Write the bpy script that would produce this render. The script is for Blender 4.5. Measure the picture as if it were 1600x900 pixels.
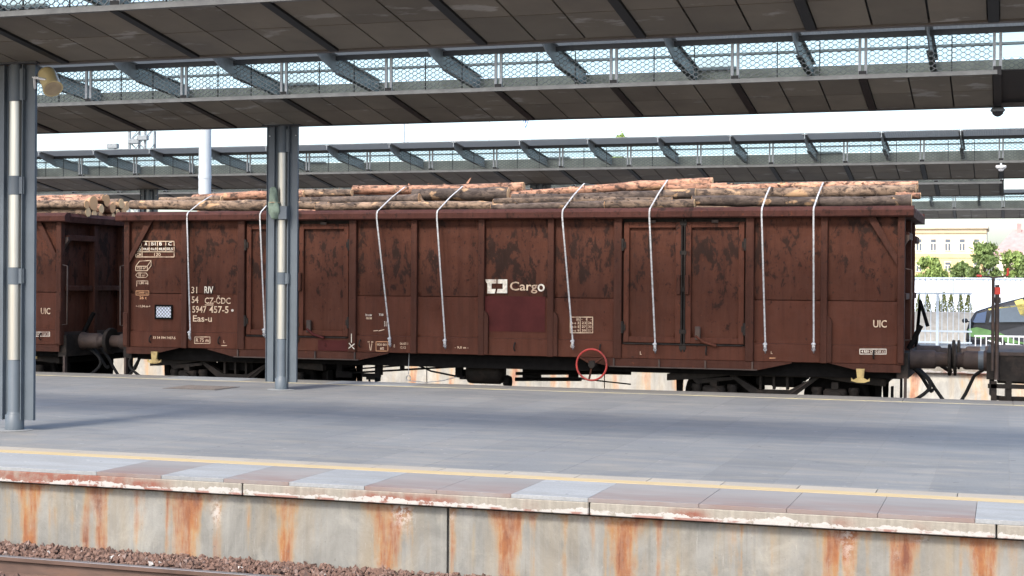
import bpy, math, random
from mathutils import Vector, Matrix, Euler, noise
R_ = math.radians
sc = bpy.context.scene
for o in list(bpy.data.objects): bpy.data.objects.remove(o)
col = sc.collection

# ------------------------------------------------------------------ camera
FPX = 2356.49; EYE = 1.6
YAW, PITCH, ROLL = R_(18.1453), R_(-0.2459), R_(0.4230)
FW = Vector((-math.sin(YAW)*math.cos(PITCH), math.cos(YAW)*math.cos(PITCH), math.sin(PITCH)))
R0 = Vector((math.cos(YAW), math.sin(YAW), 0)); U0 = R0.cross(FW)
RT = math.cos(ROLL)*R0 + math.sin(ROLL)*U0
UP = -math.sin(ROLL)*R0 + math.cos(ROLL)*U0
cam = bpy.data.cameras.new('camera'); camo = bpy.data.objects.new('camera', cam); col.objects.link(camo)
M = Matrix((( RT.x, UP.x, -FW.x, 0), (RT.y, UP.y, -FW.y, 0), (RT.z, UP.z, -FW.z, EYE), (0, 0, 0, 1)))
camo.matrix_world = M
cam.sensor_width = 36; cam.lens = FPX/1600*36; cam.clip_start = .1; cam.clip_end = 5000
sc.camera = camo
sc.render.resolution_x = 1024; sc.render.resolution_y = 576

# ------------------------------------------------------------------ light
SUN_DIR = Vector((0.22, 0.92, -1.0)).normalized()       # the way the light travels
w = bpy.data.worlds.new('World'); sc.world = w; w.use_nodes = True
nt = w.node_tree; bg = nt.nodes['Background']
sky = nt.nodes.new('ShaderNodeTexSky'); sky.sky_type = 'NISHITA'; sky.sun_disc = False
sky.sun_elevation = math.asin(-SUN_DIR.z)
sky.sun_rotation = math.atan2(-SUN_DIR.x, -SUN_DIR.y)
sky.air_density = 1.0; sky.dust_density = 3.0; sky.ozone_density = 1.0
nt.links.new(sky.outputs[0], bg.inputs[0]); bg.inputs[1].default_value = 0.15
sl = bpy.data.lights.new('sun', 'SUN'); sl.energy = 1.35; sl.angle = R_(10); sl.color = (1, .95, .87)
so = bpy.data.objects.new('sun', sl); col.objects.link(so)
so.rotation_euler = SUN_DIR.to_track_quat('-Z', 'Y').to_euler(); so.location = (-20, 5, 40)
vs = sc.view_settings; vs.view_transform = 'Standard'; vs.look = 'None'; vs.gamma = 1; vs.exposure = 1.68
vs.use_curve_mapping = False

# ------------------------------------------------------------------ pixel helpers (photo pixels, 1600 x 900)
def ray(u, v): return RT*((u-800)/FPX) - UP*((v-450)/FPX) + FW
def onY(u, v, Y):
    r = ray(u, v); t = Y/r.y; return (r.x*t, r.z*t+EYE)
def onZ(u, v, Z=0.0):
    r = ray(u, v); t = (Z-EYE)/r.z; return (r.x*t, r.y*t)
def onX(u, v, X):
    r = ray(u, v); t = X/r.x; return (r.y*t, r.z*t+EYE)

# ------------------------------------------------------------------ mesh helpers
class MB:
    def __init__(s): s.v = []; s.f = []; s.sm = []
    def add(s, vs, fs, smooth=False):
        b = len(s.v); s.v += [tuple(p) for p in vs]; s.f += [tuple(i+b for i in f) for f in fs]; s.sm += [smooth]*len(fs)
        return s
    def box(s, x0, x1, y0, y1, z0, z1):
        v = [(x, y, z) for x in (x0, x1) for y in (y0, y1) for z in (z0, z1)]
        return s.add(v, [(0,1,3,2),(4,6,7,5),(0,4,5,1),(2,3,7,6),(0,2,6,4),(1,5,7,3)])
    def bbox(s, x0, x1, y0, y1, z0, z1, b=.006):
        # box with chamfered edges all round (24 vertices)
        vs = []; 
        c = ((x0, x1), (y0, y1), (z0, z1))
        idx = {}
        for ax in range(3):
            for sx in (0, 1):
                for sy in (0, 1):
                    for sz in (0, 1):
                        sg = (sx, sy, sz); p = []
                        for k in range(3):
                            q = c[k][sg[k]]
                            if k != ax: q += b if sg[k] == 0 else -b
                            p.append(q)
                        idx[(ax,)+sg] = len(vs); vs.append(p)
        fs = []
        for ax in range(3):
            o1, o2 = [k for k in range(3) if k != ax]
            for sd in (0, 1):
                q = []
                for (i, j) in ((0,0),(1,0),(1,1),(0,1)):
                    g = [0,0,0]; g[ax] = sd; g[o1] = i; g[o2] = j; q.append(idx[(ax,)+tuple(g)])
                fs.append(tuple(q))
        for a1, a2 in ((0,1),(0,2),(1,2)):
            a3 = 3-a1-a2
            for i in (0,1):
                for j in (0,1):
                    g0 = [0,0,0]; g0[a1] = i; g0[a2] = j; g1 = g0[:]; g1[a3] = 1
                    fs.append((idx[(a1,)+tuple(g0)], idx[(a1,)+tuple(g1)], idx[(a2,)+tuple(g1)], idx[(a2,)+tuple(g0)]))
        for sx in (0,1):
            for sy in (0,1):
                for sz in (0,1): fs.append(tuple(idx[(a,sx,sy,sz)] for a in range(3)))
        return s.add(vs, fs)
    def prism(s, poly, axis, a, b):
        # poly: 2-D outline in the two other axes (in order), extruded from a to b along axis
        n = len(poly); v = []
        for t in (a, b):
            for p in poly:
                q = list(p); q.insert(axis, t); v.append(q)
        f = [tuple(range(n)), tuple(range(2*n-1, n-1, -1))] + [(i, (i+1) % n, (i+1) % n+n, i+n) for i in range(n)]
        return s.add(v, f)
    def tube(s, pts, r, n=8, caps=True, rr=None):
        pts = [Vector(p) for p in pts]; m = len(pts); v = []; f = []
        up = None
        for i, p in enumerate(pts):
            d = (pts[min(i+1, m-1)]-pts[max(i-1, 0)]).normalized()
            if up is None:
                up = Vector((0,0,1)) if abs(d.z) < .9 else Vector((1,0,0))
            a = d.cross(up).normalized(); b = a.cross(d).normalized(); up = b
            ra = rr[i] if rr else r
            for k in range(n):
                t = 2*math.pi*k/n; v.append(p + a*ra*math.cos(t) + b*ra*math.sin(t))
        for i in range(m-1):
            for k in range(n): f.append((i*n+k, i*n+(k+1) % n, (i+1)*n+(k+1) % n, (i+1)*n+k))
        s.add(v, f, True)
        if caps:
            s.add(v[:n], [tuple(range(n-1, -1, -1))]); s.add(v[-n:], [tuple(range(n))])
        return s
    def lathe(s, prof, c, axis='Z', n=20):
        # prof: (r, h) along the axis through c
        v = []; f = []
        for r, h in prof:
            for k in range(n):
                t = 2*math.pi*k/n; a, b = r*math.cos(t), r*math.sin(t)
                q = {'Z': (a, b, h), 'X': (h, a, b), 'Y': (b, h, a)}[axis]
                v.append((q[0]+c[0], q[1]+c[1], q[2]+c[2]))
        for i in range(len(prof)-1):
            for k in range(n): f.append((i*n+k, i*n+(k+1) % n, (i+1)*n+(k+1) % n, (i+1)*n+k))
        s.add(v, f, True)
        s.add(v[:n], [tuple(range(n-1, -1, -1))]); s.add(v[-n:], [tuple(range(n))])
        return s
    def torus(s, c, R, r, axis='Y', n=36, k=8):
        v = []; f = []
        for i in range(n):
            t = 2*math.pi*i/n
            for j in range(k):
                q = 2*math.pi*j/k; rad = R+r*math.cos(q); h = r*math.sin(q)
                a, b = rad*math.cos(t), rad*math.sin(t)
                p = {'Y': (a, h, b), 'X': (h, a, b), 'Z': (a, b, h)}[axis]
                v.append((p[0]+c[0], p[1]+c[1], p[2]+c[2]))
        for i in range(n):
            for j in range(k): f.append((i*k+j, i*k+(j+1) % k, ((i+1) % n)*k+(j+1) % k, ((i+1) % n)*k+j))
        return s.add(v, f, True)
    def mesh(s, name):
        me = bpy.data.meshes.new(name); me.from_pydata(s.v, [], s.f); me.update()
        import bmesh as _b
        bm = _b.new(); bm.from_mesh(me); _b.ops.recalc_face_normals(bm, faces=bm.faces); bm.to_mesh(me); bm.free()
        me.polygons.foreach_set('use_smooth', s.sm); return me
    def build(s, name, mat, parent=None, loc=None):
        return obj(name, s.mesh(name), mat, parent, loc)

def obj(name, me, mat=None, parent=None, loc=None):
    o = bpy.data.objects.new(name, me); col.objects.link(o)
    if mat is not None and me is not None and len(me.materials) == 0: me.materials.append(mat)
    if parent is not None: o.parent = parent
    if loc is not None: o.location = loc
    return o
def tag(o, label=None, cat=None, group=None, kind=None):
    if label: o['label'] = label
    if cat: o['category'] = cat
    if group: o['group'] = group
    if kind: o['kind'] = kind
    return o
def empty(name, loc=(0,0,0), label=None, cat=None, group=None, kind=None):
    o = bpy.data.objects.new(name, None); col.objects.link(o); o.location = loc
    o.empty_display_size = .2
    return tag(o, label, cat, group, kind)
def copy_tree(o, parent=None, skip=()):
    c = o.copy(); col.objects.link(c); c.parent = parent
    for ch in KIDS(o):
        if ch.name.split('.')[0] in skip: continue
        copy_tree(ch, c, skip)
    return c
def KIDS(o): return [x for x in list(col.objects) if x.parent == o]

# ------------------------------------------------------------------ materials
class NT:
    def __init__(s, name):
        s.m = bpy.data.materials.new(name); s.m.use_nodes = True; s.t = s.m.node_tree
        s.b = s.t.nodes['Principled BSDF']; s.out = s.t.nodes['Material Output']
    def n(s, typ, **kw):
        nd = s.t.nodes.new(typ)
        for k, v in kw.items(): setattr(nd, k, v)
        return nd
    def l(s, a, b): s.t.links.new(a, b)
    def pos(s, scale=(1,1,1), obj_space=False):
        if obj_space: src = s.n('ShaderNodeTexCoord').outputs['Object']
        else: src = s.n('ShaderNodeNewGeometry').outputs['Position']
        mp = s.n('ShaderNodeMapping'); mp.inputs['Scale'].default_value = scale
        s.l(src, mp.inputs['Vector']); return mp.outputs[0]
    def noise(s, vec, scale, detail=4, rough=.55, dist=0):
        nd = s.n('ShaderNodeTexNoise'); nd.inputs['Scale'].default_value = scale; nd.inputs['Detail'].default_value = detail
        nd.inputs['Roughness'].default_value = rough; nd.inputs['Distortion'].default_value = dist
        s.l(vec, nd.inputs['Vector']); return nd.outputs['Fac']
    def ramp(s, fac, stops):
        nd = s.n('ShaderNodeValToRGB'); e = nd.color_ramp.elements
        while len(e) < len(stops): e.new(.5)
        for el, (p, c) in zip(e, stops):
            el.position = p; el.color = (c, c, c, 1) if not isinstance(c, (tuple, list)) else (*c, 1)
        s.l(fac, nd.inputs[0]); return nd.outputs[0]
    def mix(s, fac, a, b, mode='MIX'):
        nd = s.n('ShaderNodeMix', data_type='RGBA', blend_type=mode)
        for i, x in ((0, fac), (6, a), (7, b)):
            if hasattr(x, 'is_linked') or hasattr(x, 'links'): s.l(x, nd.inputs[i])
            elif isinstance(x, (tuple, list)): nd.inputs[i].default_value = (*x, 1)
            else: nd.inputs[i].default_value = x
        return nd.outputs[2]
    def math(s, op, a, b=None, c=None, clamp=False):
        nd = s.n('ShaderNodeMath', operation=op, use_clamp=clamp)
        for i, x in enumerate((a, b, c)):
            if x is None: continue
            if hasattr(x, 'links'): s.l(x, nd.inputs[i])
            else: nd.inputs[i].default_value = x
        return nd.outputs[0]
    def sep(s, vec):
        nd = s.n('ShaderNodeSeparateXYZ'); s.l(vec, nd.inputs[0]); return nd.outputs
    def mr(s, v, a, b, c=0, d=1):
        nd = s.n('ShaderNodeMapRange'); s.l(v, nd.inputs[0])
        for i, x in enumerate((a, b, c, d)): nd.inputs[1+i].default_value = x
        return nd.outputs[0]
    def bump(s, h, strength=.3, dist=.01):
        nd = s.n('ShaderNodeBump'); nd.inputs['Strength'].default_value = strength; nd.inputs['Distance'].default_value = dist
        s.l(h, nd.inputs['Height']); s.l(nd.outputs[0], s.b.inputs['Normal'])
    def col(s, c):
        if hasattr(c, 'links'): s.l(c, s.b.inputs['Base Color'])
        else: s.b.inputs['Base Color'].default_value = (*c, 1)
        return s
    def rough(s, r):
        if hasattr(r, 'links'): s.l(r, s.b.inputs['Roughness'])
        else: s.b.inputs['Roughness'].default_value = r
        return s
    def metal(s, v): s.b.inputs['Metallic'].default_value = v; return s
    def rnd(s): return s.n('ShaderNodeObjectInfo').outputs['Random']

def simple(name, c, var=.25, scale=6, rough=.6, metal=0, bump=0, dirt=None, stretch=(1,1,1), rnd=0, spec=.35):
    t = NT(name); t.b.inputs['Specular IOR Level'].default_value = spec; p = t.pos(stretch)
    n = t.noise(p, scale, 6, .6)
    lo = tuple(x*(1-var) for x in c); hi = tuple(min(1, x*(1+var)) for x in c)
    cc = t.ramp(n, [(.3, lo), (.7, hi)])
    if dirt:
        d = t.ramp(t.noise(p, scale*.45, 8, .7), [(.5, 0), (.72, 1)])
        cc = t.mix(d, cc, dirt)
    if rnd:
        r = t.mr(t.rnd(), 0, 1, 1-rnd, 1+rnd)
        cb = t.n('ShaderNodeCombineXYZ')
        for i in range(3): t.l(r, cb.inputs[i])
        cc = t.mix(1.0, cc, cb.outputs[0], 'MULTIPLY')
    t.col(cc).rough(rough).metal(metal)
    if bump: t.bump(t.noise(p, scale*3, 6, .6), bump)
    return t.m

MT = {}
# --- wagon paint: oxide brown, scraped and rusted, worse high up where the load rubs
def wagon_paint(name, base, hi, amount):
    t = NT(name); p = t.pos()
    z = t.sep(p)[2]
    n1 = t.noise(p, 1.3, 5, .6)
    cc = t.ramp(n1, [(.3, base), (.7, hi)])
    # vertical washing streaks
    st = t.noise(t.pos((9, 9, .6)), 1.2, 5, .6)
    cc = t.mix(t.ramp(st, [(.45, 0), (.75, .55)]), cc, tuple(x*.55 for x in base))
    # dark bruises of bare rusted steel
    sp = t.noise(t.pos((1.25, 1.25, .62)), 5.4, 10, .70, .35)
    zz = t.mr(z, .6, 2.0, -.085, .035)
    sp2 = t.math('ADD', t.math('ADD', sp, zz), t.mr(t.noise(p, .8, 3, .5), .3, .7, -.06, .06))
    thr = t.ramp(sp2, [(.60-amount, 0), (.66-amount, 1)])
    cc = t.mix(t.math('MULTIPLY', thr, .8), cc, (.0125, .0075, .006))
    # long scratches
    wv = t.noise(t.pos((6.5, 6.5, .8)), 2.2, 8, .72, .8)
    sc_ = t.ramp(wv, [(.490, 0), (.5, 1), (.510, 0)])
    msk = t.math('MULTIPLY', sc_, t.mr(z, .9, 2.2, 0.0, .45))
    cc = t.mix(msk, cc, (.014, .008, .0065))
    fs_ = t.ramp(t.math('ADD', t.noise(t.pos((1, 1, .7)), 19, 5, .65), t.mr(z, .6, 2.0, -.05, .015)), [(.60, 0), (.66, .75)])
    cc = t.mix(fs_, cc, (.016, .009, .0075))
    # a few bright orange rust flecks
    fl = t.ramp(t.noise(p, 11, 6, .6), [(.66, 0), (.70, 1)])
    cc = t.mix(t.math('MULTIPLY', fl, .5), cc, (.115, .036, .016))
    t.col(cc).rough(t.mr(sp, .3, .7, .55, .85))
    t.b.inputs['Specular IOR Level'].default_value = .14
    h = t.math('ADD', t.math('MULTIPLY', t.noise(p, 3.2, 3, .5), 1.0), t.math('MULTIPLY', sp, .25))
    t.bump(h, .5, .05)
    return t.m
MT['paint'] = wagon_paint('wagon_paint', (.045, .0148, .0084), (.075, .0262, .0152), 0.05)
MT['paint_low'] = wagon_paint('wagon_paint_lower', (.058, .0195, .0115), (.082, .0285, .0172), .005)
MT['paint_trim'] = wagon_paint('wagon_paint_trim', (.043, .0155, .0100), (.060, .0225, .0145), -.03)
MT['paint_chord'] = wagon_paint('wagon_paint_chord', (.045, .0160, .012), (.065, .0240, .0185), -.01)
MT['paint_red'] = simple('fresh_red_paint', (.054, .0112, .0105), .3, 3, .65, bump=.05, spec=.12)
MT['black_steel'] = simple('sooty_steel', (.014, .0115, .010), .4, 9, .75, bump=.2, dirt=(.034, .025, .020), spec=.2)
MT['grimy_steel'] = simple('grimy_brown_steel', (.040, .028, .024), .4, 7, .7, bump=.2, dirt=(.075, .045, .032))
MT['soot'] = simple('brake_dust_iron', (.0055, .005, .005), .4, 9, .9, bump=.2, spec=.1)
MT['white_paint'] = simple('stencil_white', (.62, .58, .50), .35, 14, .7, dirt=(.25, .16, .12))
MT['cream_paint'] = simple('stencil_cream', (.55, .42, .30), .35, 14, .7, dirt=(.22, .12, .08))
MT['orange_paint'] = simple('stencil_orange', (.50, .27, .14), .3, 14, .7, dirt=(.22, .10, .06))
MT['handwheel_red'] = simple('handwheel_red', (.34, .035, .028), .3, 9, .5, dirt=(.10, .03, .025))
MT['yellow_steel'] = simple('dull_yellow_steel', (.36, .27, .11), .3, 9, .6, dirt=(.12, .07, .04))
MT['strap'] = simple('grey_webbing', (.36, .365, .375), .3, 40, .7, dirt=(.15, .13, .115))
MT['ratchet'] = simple('zinc_ratchet', (.35, .36, .38), .3, 30, .4, metal=.6)
MT['card'] = simple('blue_white_card', (.62, .68, .80), .1, 30, .5)
# --- logs
def bark(name, a, b, c):
    t = NT(name); p = t.pos((.55, 1, 1), True)
    r = t.rnd()
    off = t.n('ShaderNodeVectorMath', operation='ADD'); t.l(p, off.inputs[0])
    cb = t.n('ShaderNodeCombineXYZ'); t.l(t.math('MULTIPLY', r, 37.0), cb.inputs[0]); t.l(t.math('MULTIPLY', r, 11.0), cb.inputs[1]); t.l(cb.outputs[0], off.inputs[1])
    q = off.outputs[0]
    n1 = t.noise(q, 4.5, 8, .68); n2 = t.noise(q, 13, 8, .72, .5)
    cc = t.ramp(n1, [(.30, a), (.52, b), (.72, c)])
    cc = t.mix(t.ramp(n2, [(.40, .95), (.55, 0)]), cc, (.026, .017, .013))
    pk = t.ramp(t.noise(q, 3.6, 5, .6, .4), [(.60, 0), (.64, 1)])
    cc = t.mix(t.math('MULTIPLY', pk, .75), cc, (.46, .29, .16))
    mlt = t.mr(r, 0, 1, .72, 1.25)
    cb2 = t.n('ShaderNodeCombineXYZ')
    for i in range(3): t.l(mlt, cb2.inputs[i])
    cc = t.mix(1.0, cc, cb2.outputs[0], 'MULTIPLY')
    t.col(cc).rough(.9); t.bump(n2, .9, .02); return t.m
MT['bark'] = bark('spruce_bark', (.090, .062, .044), (.195, .135, .094), (.31, .215, .148))
MT['bark_dark'] = bark('dark_bark', (.040, .030, .025), (.092, .068, .055), (.16, .115, .088))
MT['bark_red'] = bark('peeled_reddish_log', (.24, .115, .072), (.37, .195, .125), (.46, .28, .19))
t = NT('sawn_log_end'); p = t.pos((1,1,1), True)
ln = t.n('ShaderNodeVectorMath', operation='LENGTH'); mp = t.pos((0, 1, 1), True); t.l(mp, ln.inputs[0])
rg = t.math('SINE', t.math('ADD', t.math('MULTIPLY', ln.outputs['Value'], 420), t.math('MULTIPLY', t.noise(p, 9, 3), 5)))
cc = t.mix(t.mr(rg, -1, 1, 0, .55), (.80, .56, .30), (.60, .36, .17))
cc = t.mix(t.math('MULTIPLY', t.rnd(), .6), cc, (.50, .20, .07))
t.col(cc).rough(.85); MT['log_end'] = t.m
# --- steelwork of the roofs
MT['col_grey'] = simple('blue_grey_steel_paint', (.076, .093, .110), .10, 3, .45, bump=.03, dirt=(.060, .073, .086))
MT['col_dark'] = simple('dark_blue_grey_paint', (.035, .040, .048), .15, 3, .5)
MT['stainless'] = simple('brushed_stainless', (.44, .43, .39), .12, 5, .35, metal=.85, stretch=(30, 30, .6))
MT['rib'] = simple('black_rib_paint', (.0055, .0055, .006), .2, 6, .6)
MT['galv'] = simple('galvanised_steel', (.25, .262, .268), .18, 14, .5, metal=.1, dirt=(.18, .19, .19))
MT['galv_dark'] = simple('weathered_galvanised', (.19, .21, .222), .2, 10, .5, metal=.1)
MT['fascia'] = simple('brown_grey_fascia', (.085, .078, .074), .15, 6, .6)
t = NT('ceiling_panel'); p = t.pos()
n1 = t.noise(p, 1.4, 6, .6)
cc = t.ramp(n1, [(.3, (.105, .092, .072)), (.7, (.150, .132, .102))])
blot = t.ramp(t.noise(t.pos((1.0, 2.2, 1)), 1.7, 7, .6), [(.60, 0), (.66, 1)])
cc = t.mix(t.math('MULTIPLY', blot, .5), cc, (.34, .34, .33))
dk = t.ramp(t.noise(p, .9, 4, .6), [(.55, 0), (.75, .6)])
cc = t.mix(dk, cc, (.070, .062, .054))
m_ = t.mr(t.rnd(), 0, 1, .84, 1.16); cb = t.n('ShaderNodeCombineXYZ')
for i in range(3): t.l(m_, cb.inputs[i])
cc = t.mix(1.0, cc, cb.outputs[0], 'MULTIPLY')
t.col(cc).rough(.7); t.bump(t.noise(p, 60, 2), .1); MT['ceil'] = t.m
t = NT('roof_sheet'); t.col((.40, .42, .43)).rough(.5)
tl = t.n('ShaderNodeBsdfTranslucent'); tl.inputs[0].default_value = (.36, .38, .39, 1); mx_ = t.n('ShaderNodeMixShader'); mx_.inputs[0].default_value = .65
t.l(t.b.outputs[0], mx_.inputs[1]); t.l(tl.outputs[0], mx_.inputs[2]); t.l(mx_.outputs[0], t.out.inputs[0])
wv = t.n('ShaderNodeTexWave', bands_direction='X'); wv.inputs['Scale'].default_value = 7; t.l(t.pos(), wv.inputs['Vector'])
t.bump(wv.outputs['Fac'], .8, .03); MT['roof'] = t.m
MT['mesh'] = simple('dull_expanded_metal', (.120, .128, .130), .2, 14, .55, metal=.1)
MT['gutter'] = simple('grey_gutter', (.115, .118, .115), .2, 9, .6)
MT['back'] = simple('beige_grey_back_plate', (.235, .225, .195), .2, 4, .6, dirt=(.13, .12, .10))
# tinted wired glass of the roof lights
t = NT('roof_glass'); t.t.nodes.remove(t.b)
tr = t.n('ShaderNodeBsdfTransparent'); tr.inputs[0].default_value = (.72, .79, .79, 1)
gl = t.n('ShaderNodeBsdfGlossy'); gl.inputs['Roughness'].default_value = .12; gl.inputs[0].default_value = (.8, .9, .9, 1)
tl = t.n('ShaderNodeBsdfTranslucent'); tl.inputs[0].default_value = (.66, .76, .76, 1)
m1 = t.n('ShaderNodeMixShader'); m1.inputs[0].default_value = .45; t.l(tr.outputs[0], m1.inputs[1]); t.l(tl.outputs[0], m1.inputs[2])
m2 = t.n('ShaderNodeMixShader'); m2.inputs[0].default_value = .08; t.l(m1.outputs[0], m2.inputs[1]); t.l(gl.outputs[0], m2.inputs[2])
t.l(m2.outputs[0], t.out.inputs[0]); MT['glass'] = t.m
# --- platform surfaces
def paving(name, a, b, dirt, rnd=.06):
    t = NT(name); p = t.pos()
    n1 = t.noise(t.pos((.22, 1.6, 1)), 1.2, 8, .66); n2 = t.noise(p, 45, 4, .7)
    cc = t.ramp(n1, [(.28, a), (.72, b)])
    cc = t.mix(t.ramp(n2, [(.35, .30), (.6, 0)]), cc, tuple(x*.55 for x in a))
    cc = t.mix(t.ramp(t.noise(t.pos((.5, 2.4, 1)), 2.2, 8, .7), [(.46, 0), (.70, .75)]), cc, dirt)
    spk = t.ramp(t.noise(t.pos((1, 3, 1)), 7, 3, .5), [(.70, 0), (.74, .5)])
    cc = t.mix(spk, cc, (.55, .54, .50))
    gum = t.ramp(t.noise(p, 9, 2, .4), [(.715, 0), (.735, .6)])
    cc = t.mix(gum, cc, tuple(x*.5 for x in a))
    stn = t.ramp(t.noise(t.pos((.6, 1.1, 1)), .9, 7, .7, .8), [(.52, 0), (.60, .28), (.75, .35)])
    cc = t.mix(stn, cc, tuple(x*.72 for x in a))
    m_ = t.mr(t.rnd(), 0, 1, 1-rnd, 1+rnd); cb = t.n('ShaderNodeCombineXYZ')
    for i in range(3): t.l(m_, cb.inputs[i])
    cc = t.mix(1.0, cc, cb.outputs[0], 'MULTIPLY')
    t.col(cc).rough(.62); t.b.inputs['Specular IOR Level'].default_value = .45; t.bump(n2, .25, .004); return t.m
MT['paving'] = paving('grey_paving', (.125, .132, .138), (.172, .175, .174), (.225, .208, .178))
MT['paving_far'] = paving('far_edge_paving', (.15, .145, .132), (.20, .192, .175), (.18, .155, .125))
MT['tactile'] = paving('warm_border_tile', (.25, .232, .20), (.31, .288, .245), (.27, .23, .175))
MT['pale_slab'] = paving('pale_edge_slab', (.19, .20, .205), (.285, .298, .305), (.17, .168, .16), .04)
MT['joint'] = simple('lime_joint', (.19, .19, .185), .3, 12, .9)
t = NT('worn_red_edge_slab'); p = t.pos(); y = t.sep(p)[1]
cc = t.ramp(t.noise(t.pos((.6, 2, 1)), 1.6, 6, .6), [(.3, (.150, .147, .145)), (.7, (.200, .194, .188))])
rd = t.math('MULTIPLY', t.mr(y, 11.5, 10.78, 0, 1), t.mr(t.noise(t.pos((.7, 3, 1)), 2.2, 7, .65), .3, .62, 0, 1))
cc = t.mix(t.math('MULTIPLY', rd, .72, clamp=True), cc, (.150, .082, .064)); t.col(cc).rough(.7); t.bump(t.noise(p, 45, 4), .2, .004); MT['red_slab'] = t.m
t = NT('yellow_line_paint'); p = t.pos()
cc = t.ramp(t.noise(t.pos((.5, 3, 1)), 5, 7, .7), [(.35, (.33, .25, .12)), (.58, (.36, .285, .16)), (.75, (.25, .225, .18))]); t.col(cc).rough(.65); MT['yellow'] = t.m
t = NT('worn_far_yellow_paint'); p = t.pos()
cc = t.ramp(t.noise(t.pos((.8, 3, 1)), 3, 7, .7), [(.42, (.30, .28, .23)), (.60, (.52, .45, .22))]); t.col(cc).rough(.65); MT['yellow_far'] = t.m
# coping face: grey concrete, white lime beard along its foot, patches of red paint
t = NT('coping_face'); p = t.pos(); x, y, z = t.sep(p)
cc = t.ramp(t.noise(t.pos((10, 1, 1.2)), 2.4, 6, .6), [(.3, (.175, .160, .132)), (.7, (.255, .235, .198))])
rdm = t.ramp(t.noise(t.pos((1, 0, 0)), .55, 3, .6), [(.50, 0), (.58, 1)])
lft = t.mr(x, -7.0, -6.6, 1, 0)
rdz = t.math('MAXIMUM', t.math('MULTIPLY', rdm, t.mr(z, -.02, -.07, 0, 1)), t.math('MULTIPLY', lft, .95))
cc = t.mix(t.math('MULTIPLY', rdz, t.mr(t.noise(p, 9, 6, .7), .3, .55, .25, 1)), cc, (.165, .056, .036))
edge = t.math('ADD', t.math('ADD', t.mr(t.noise(t.pos((1,0,0)), 1.6, 2, .5), .3, .7, -.118, -.058), t.mr(t.noise(p, 22, 5, .6), .3, .7, -.012, .012)), 0)
wh = t.math('LESS_THAN', z, edge)
brk = t.ramp(t.noise(p, 16, 6, .7), [(.40, 0), (.47, 1)])
cc = t.mix(t.math('MULTIPLY', wh, brk), cc, (.335, .32, .30))
lowred = t.math('MULTIPLY', t.math('LESS_THAN', z, -.105), t.ramp(t.noise(t.pos((1,1,1)), 5, 5, .6), [(.5, 0), (.56, 1)]))
cc = t.mix(t.math('MULTIPLY', lowred, .8), cc, (.20, .08, .058))
t.col(cc).rough(.85); t.bump(t.noise(p, 30, 6), .5, .01); MT['coping'] = t.m
# retaining wall with rust runs (amount per vertex in the attribute "rust")
def rust_wall(name, gain=1.0, lift=1.0):
    t = NT(name); p = t.pos()
    at = t.n('ShaderNodeAttribute', attribute_name='rust').outputs['Fac']
    aw = t.n('ShaderNodeAttribute', attribute_name='lime').outputs['Fac']
    n0 = t.noise(t.pos((1, 1, .6)), 2.6, 9, .68, .6)
    cc = t.ramp(n0, [(.30, (.115, .113, .103)), (.5, (.165, .162, .147)), (.70, (.225, .222, .203))])
    stn = t.noise(t.pos((22, 1, .55)), 1.0, 7, .65)
    cc = t.mix(t.ramp(stn, [(.54, 0), (.76, .40)]), cc, (.27, .262, .235))
    cc = t.mix(t.ramp(stn, [(.28, .38), (.44, 0)]), cc, (.088, .086, .078))
    och = t.ramp(t.noise(t.pos((3.2, 1, .5)), 1.1, 4, .55), [(.50, 0), (.75, .50)])
    cc = t.mix(och, cc, (.225, .165, .088))
    rn = t.math('ADD', t.mr(t.noise(t.pos((22, 1, 2.6)), 1.0, 8, .7), .3, .7, -.42, .28), t.mr(t.noise(t.pos((2.2, 1, 2.6)), 1.5, 4, .6), .3, .7, -.30, .18))
    ra = t.math('ADD', at, t.math('MULTIPLY', rn, t.mr(at, 0, .3, 0, 1)), clamp=True)
    rk = t.math('ADD', t.math('MULTIPLY', ra, .62), t.mr(t.noise(t.pos((4.5, 1, 1.1)), 1.3, 8, .7), .3, .7, -.22, .38))
    rc = t.ramp(rk, [(.10, (.235, .175, .092)), (.35, (.270, .145, .048)), (.60, (.215, .085, .032)), (.88, (.115, .042, .024))])
    cc = t.mix(t.math('MULTIPLY', ra, gain, clamp=True), cc, rc)
    lm = t.math('MULTIPLY', aw, t.ramp(t.noise(p, 26, 7, .75), [(.45, 0), (.55, 1)]))
    cc = t.mix(lm, cc, (.42, .40, .375))
    scr = t.ramp(t.noise(t.pos((34, 1, 3.2)), 1.6, 6, .7, .6), [(.64, 0), (.70, .55)])
    cc = t.mix(scr, cc, (.33, .32, .29))
    blo = t.ramp(t.noise(p, 3.1, 9, .72, .5), [(.54, 0), (.68, .5)])
    cc = t.mix(blo, cc, (.26, .245, .205))
    pit = t.ramp(t.noise(p, 38, 3, .5), [(.70, 0), (.74, 1)])
    cc = t.mix(t.math('MULTIPLY', pit, .5), cc, (.09, .08, .07))
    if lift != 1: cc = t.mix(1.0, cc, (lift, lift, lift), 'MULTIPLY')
    t.col(cc).rough(.9); t.bump(t.noise(p, 18, 8, .7), .35, .012); return t.m
MT['rustwall'] = rust_wall('rust_run_concrete')
MT['rustwall_lit'] = rust_wall('lit_rust_run_concrete', .8, 2.1)  # lit copy of the wall concrete, bleaching sunlight put into its colour
MT['shadow_gap'] = simple('painted_shadow_gap', (.015, .014, .013), .3, 9, .9)  # near-black colour standing in for the shade under the coping
MT['concrete'] = simple('rough_concrete', (.30, .29, .27), .2, 5, .9, bump=.2)
MT['ground'] = simple('track_bed', (.115, .078, .062), .35, 8, .95, bump=.4)
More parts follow.
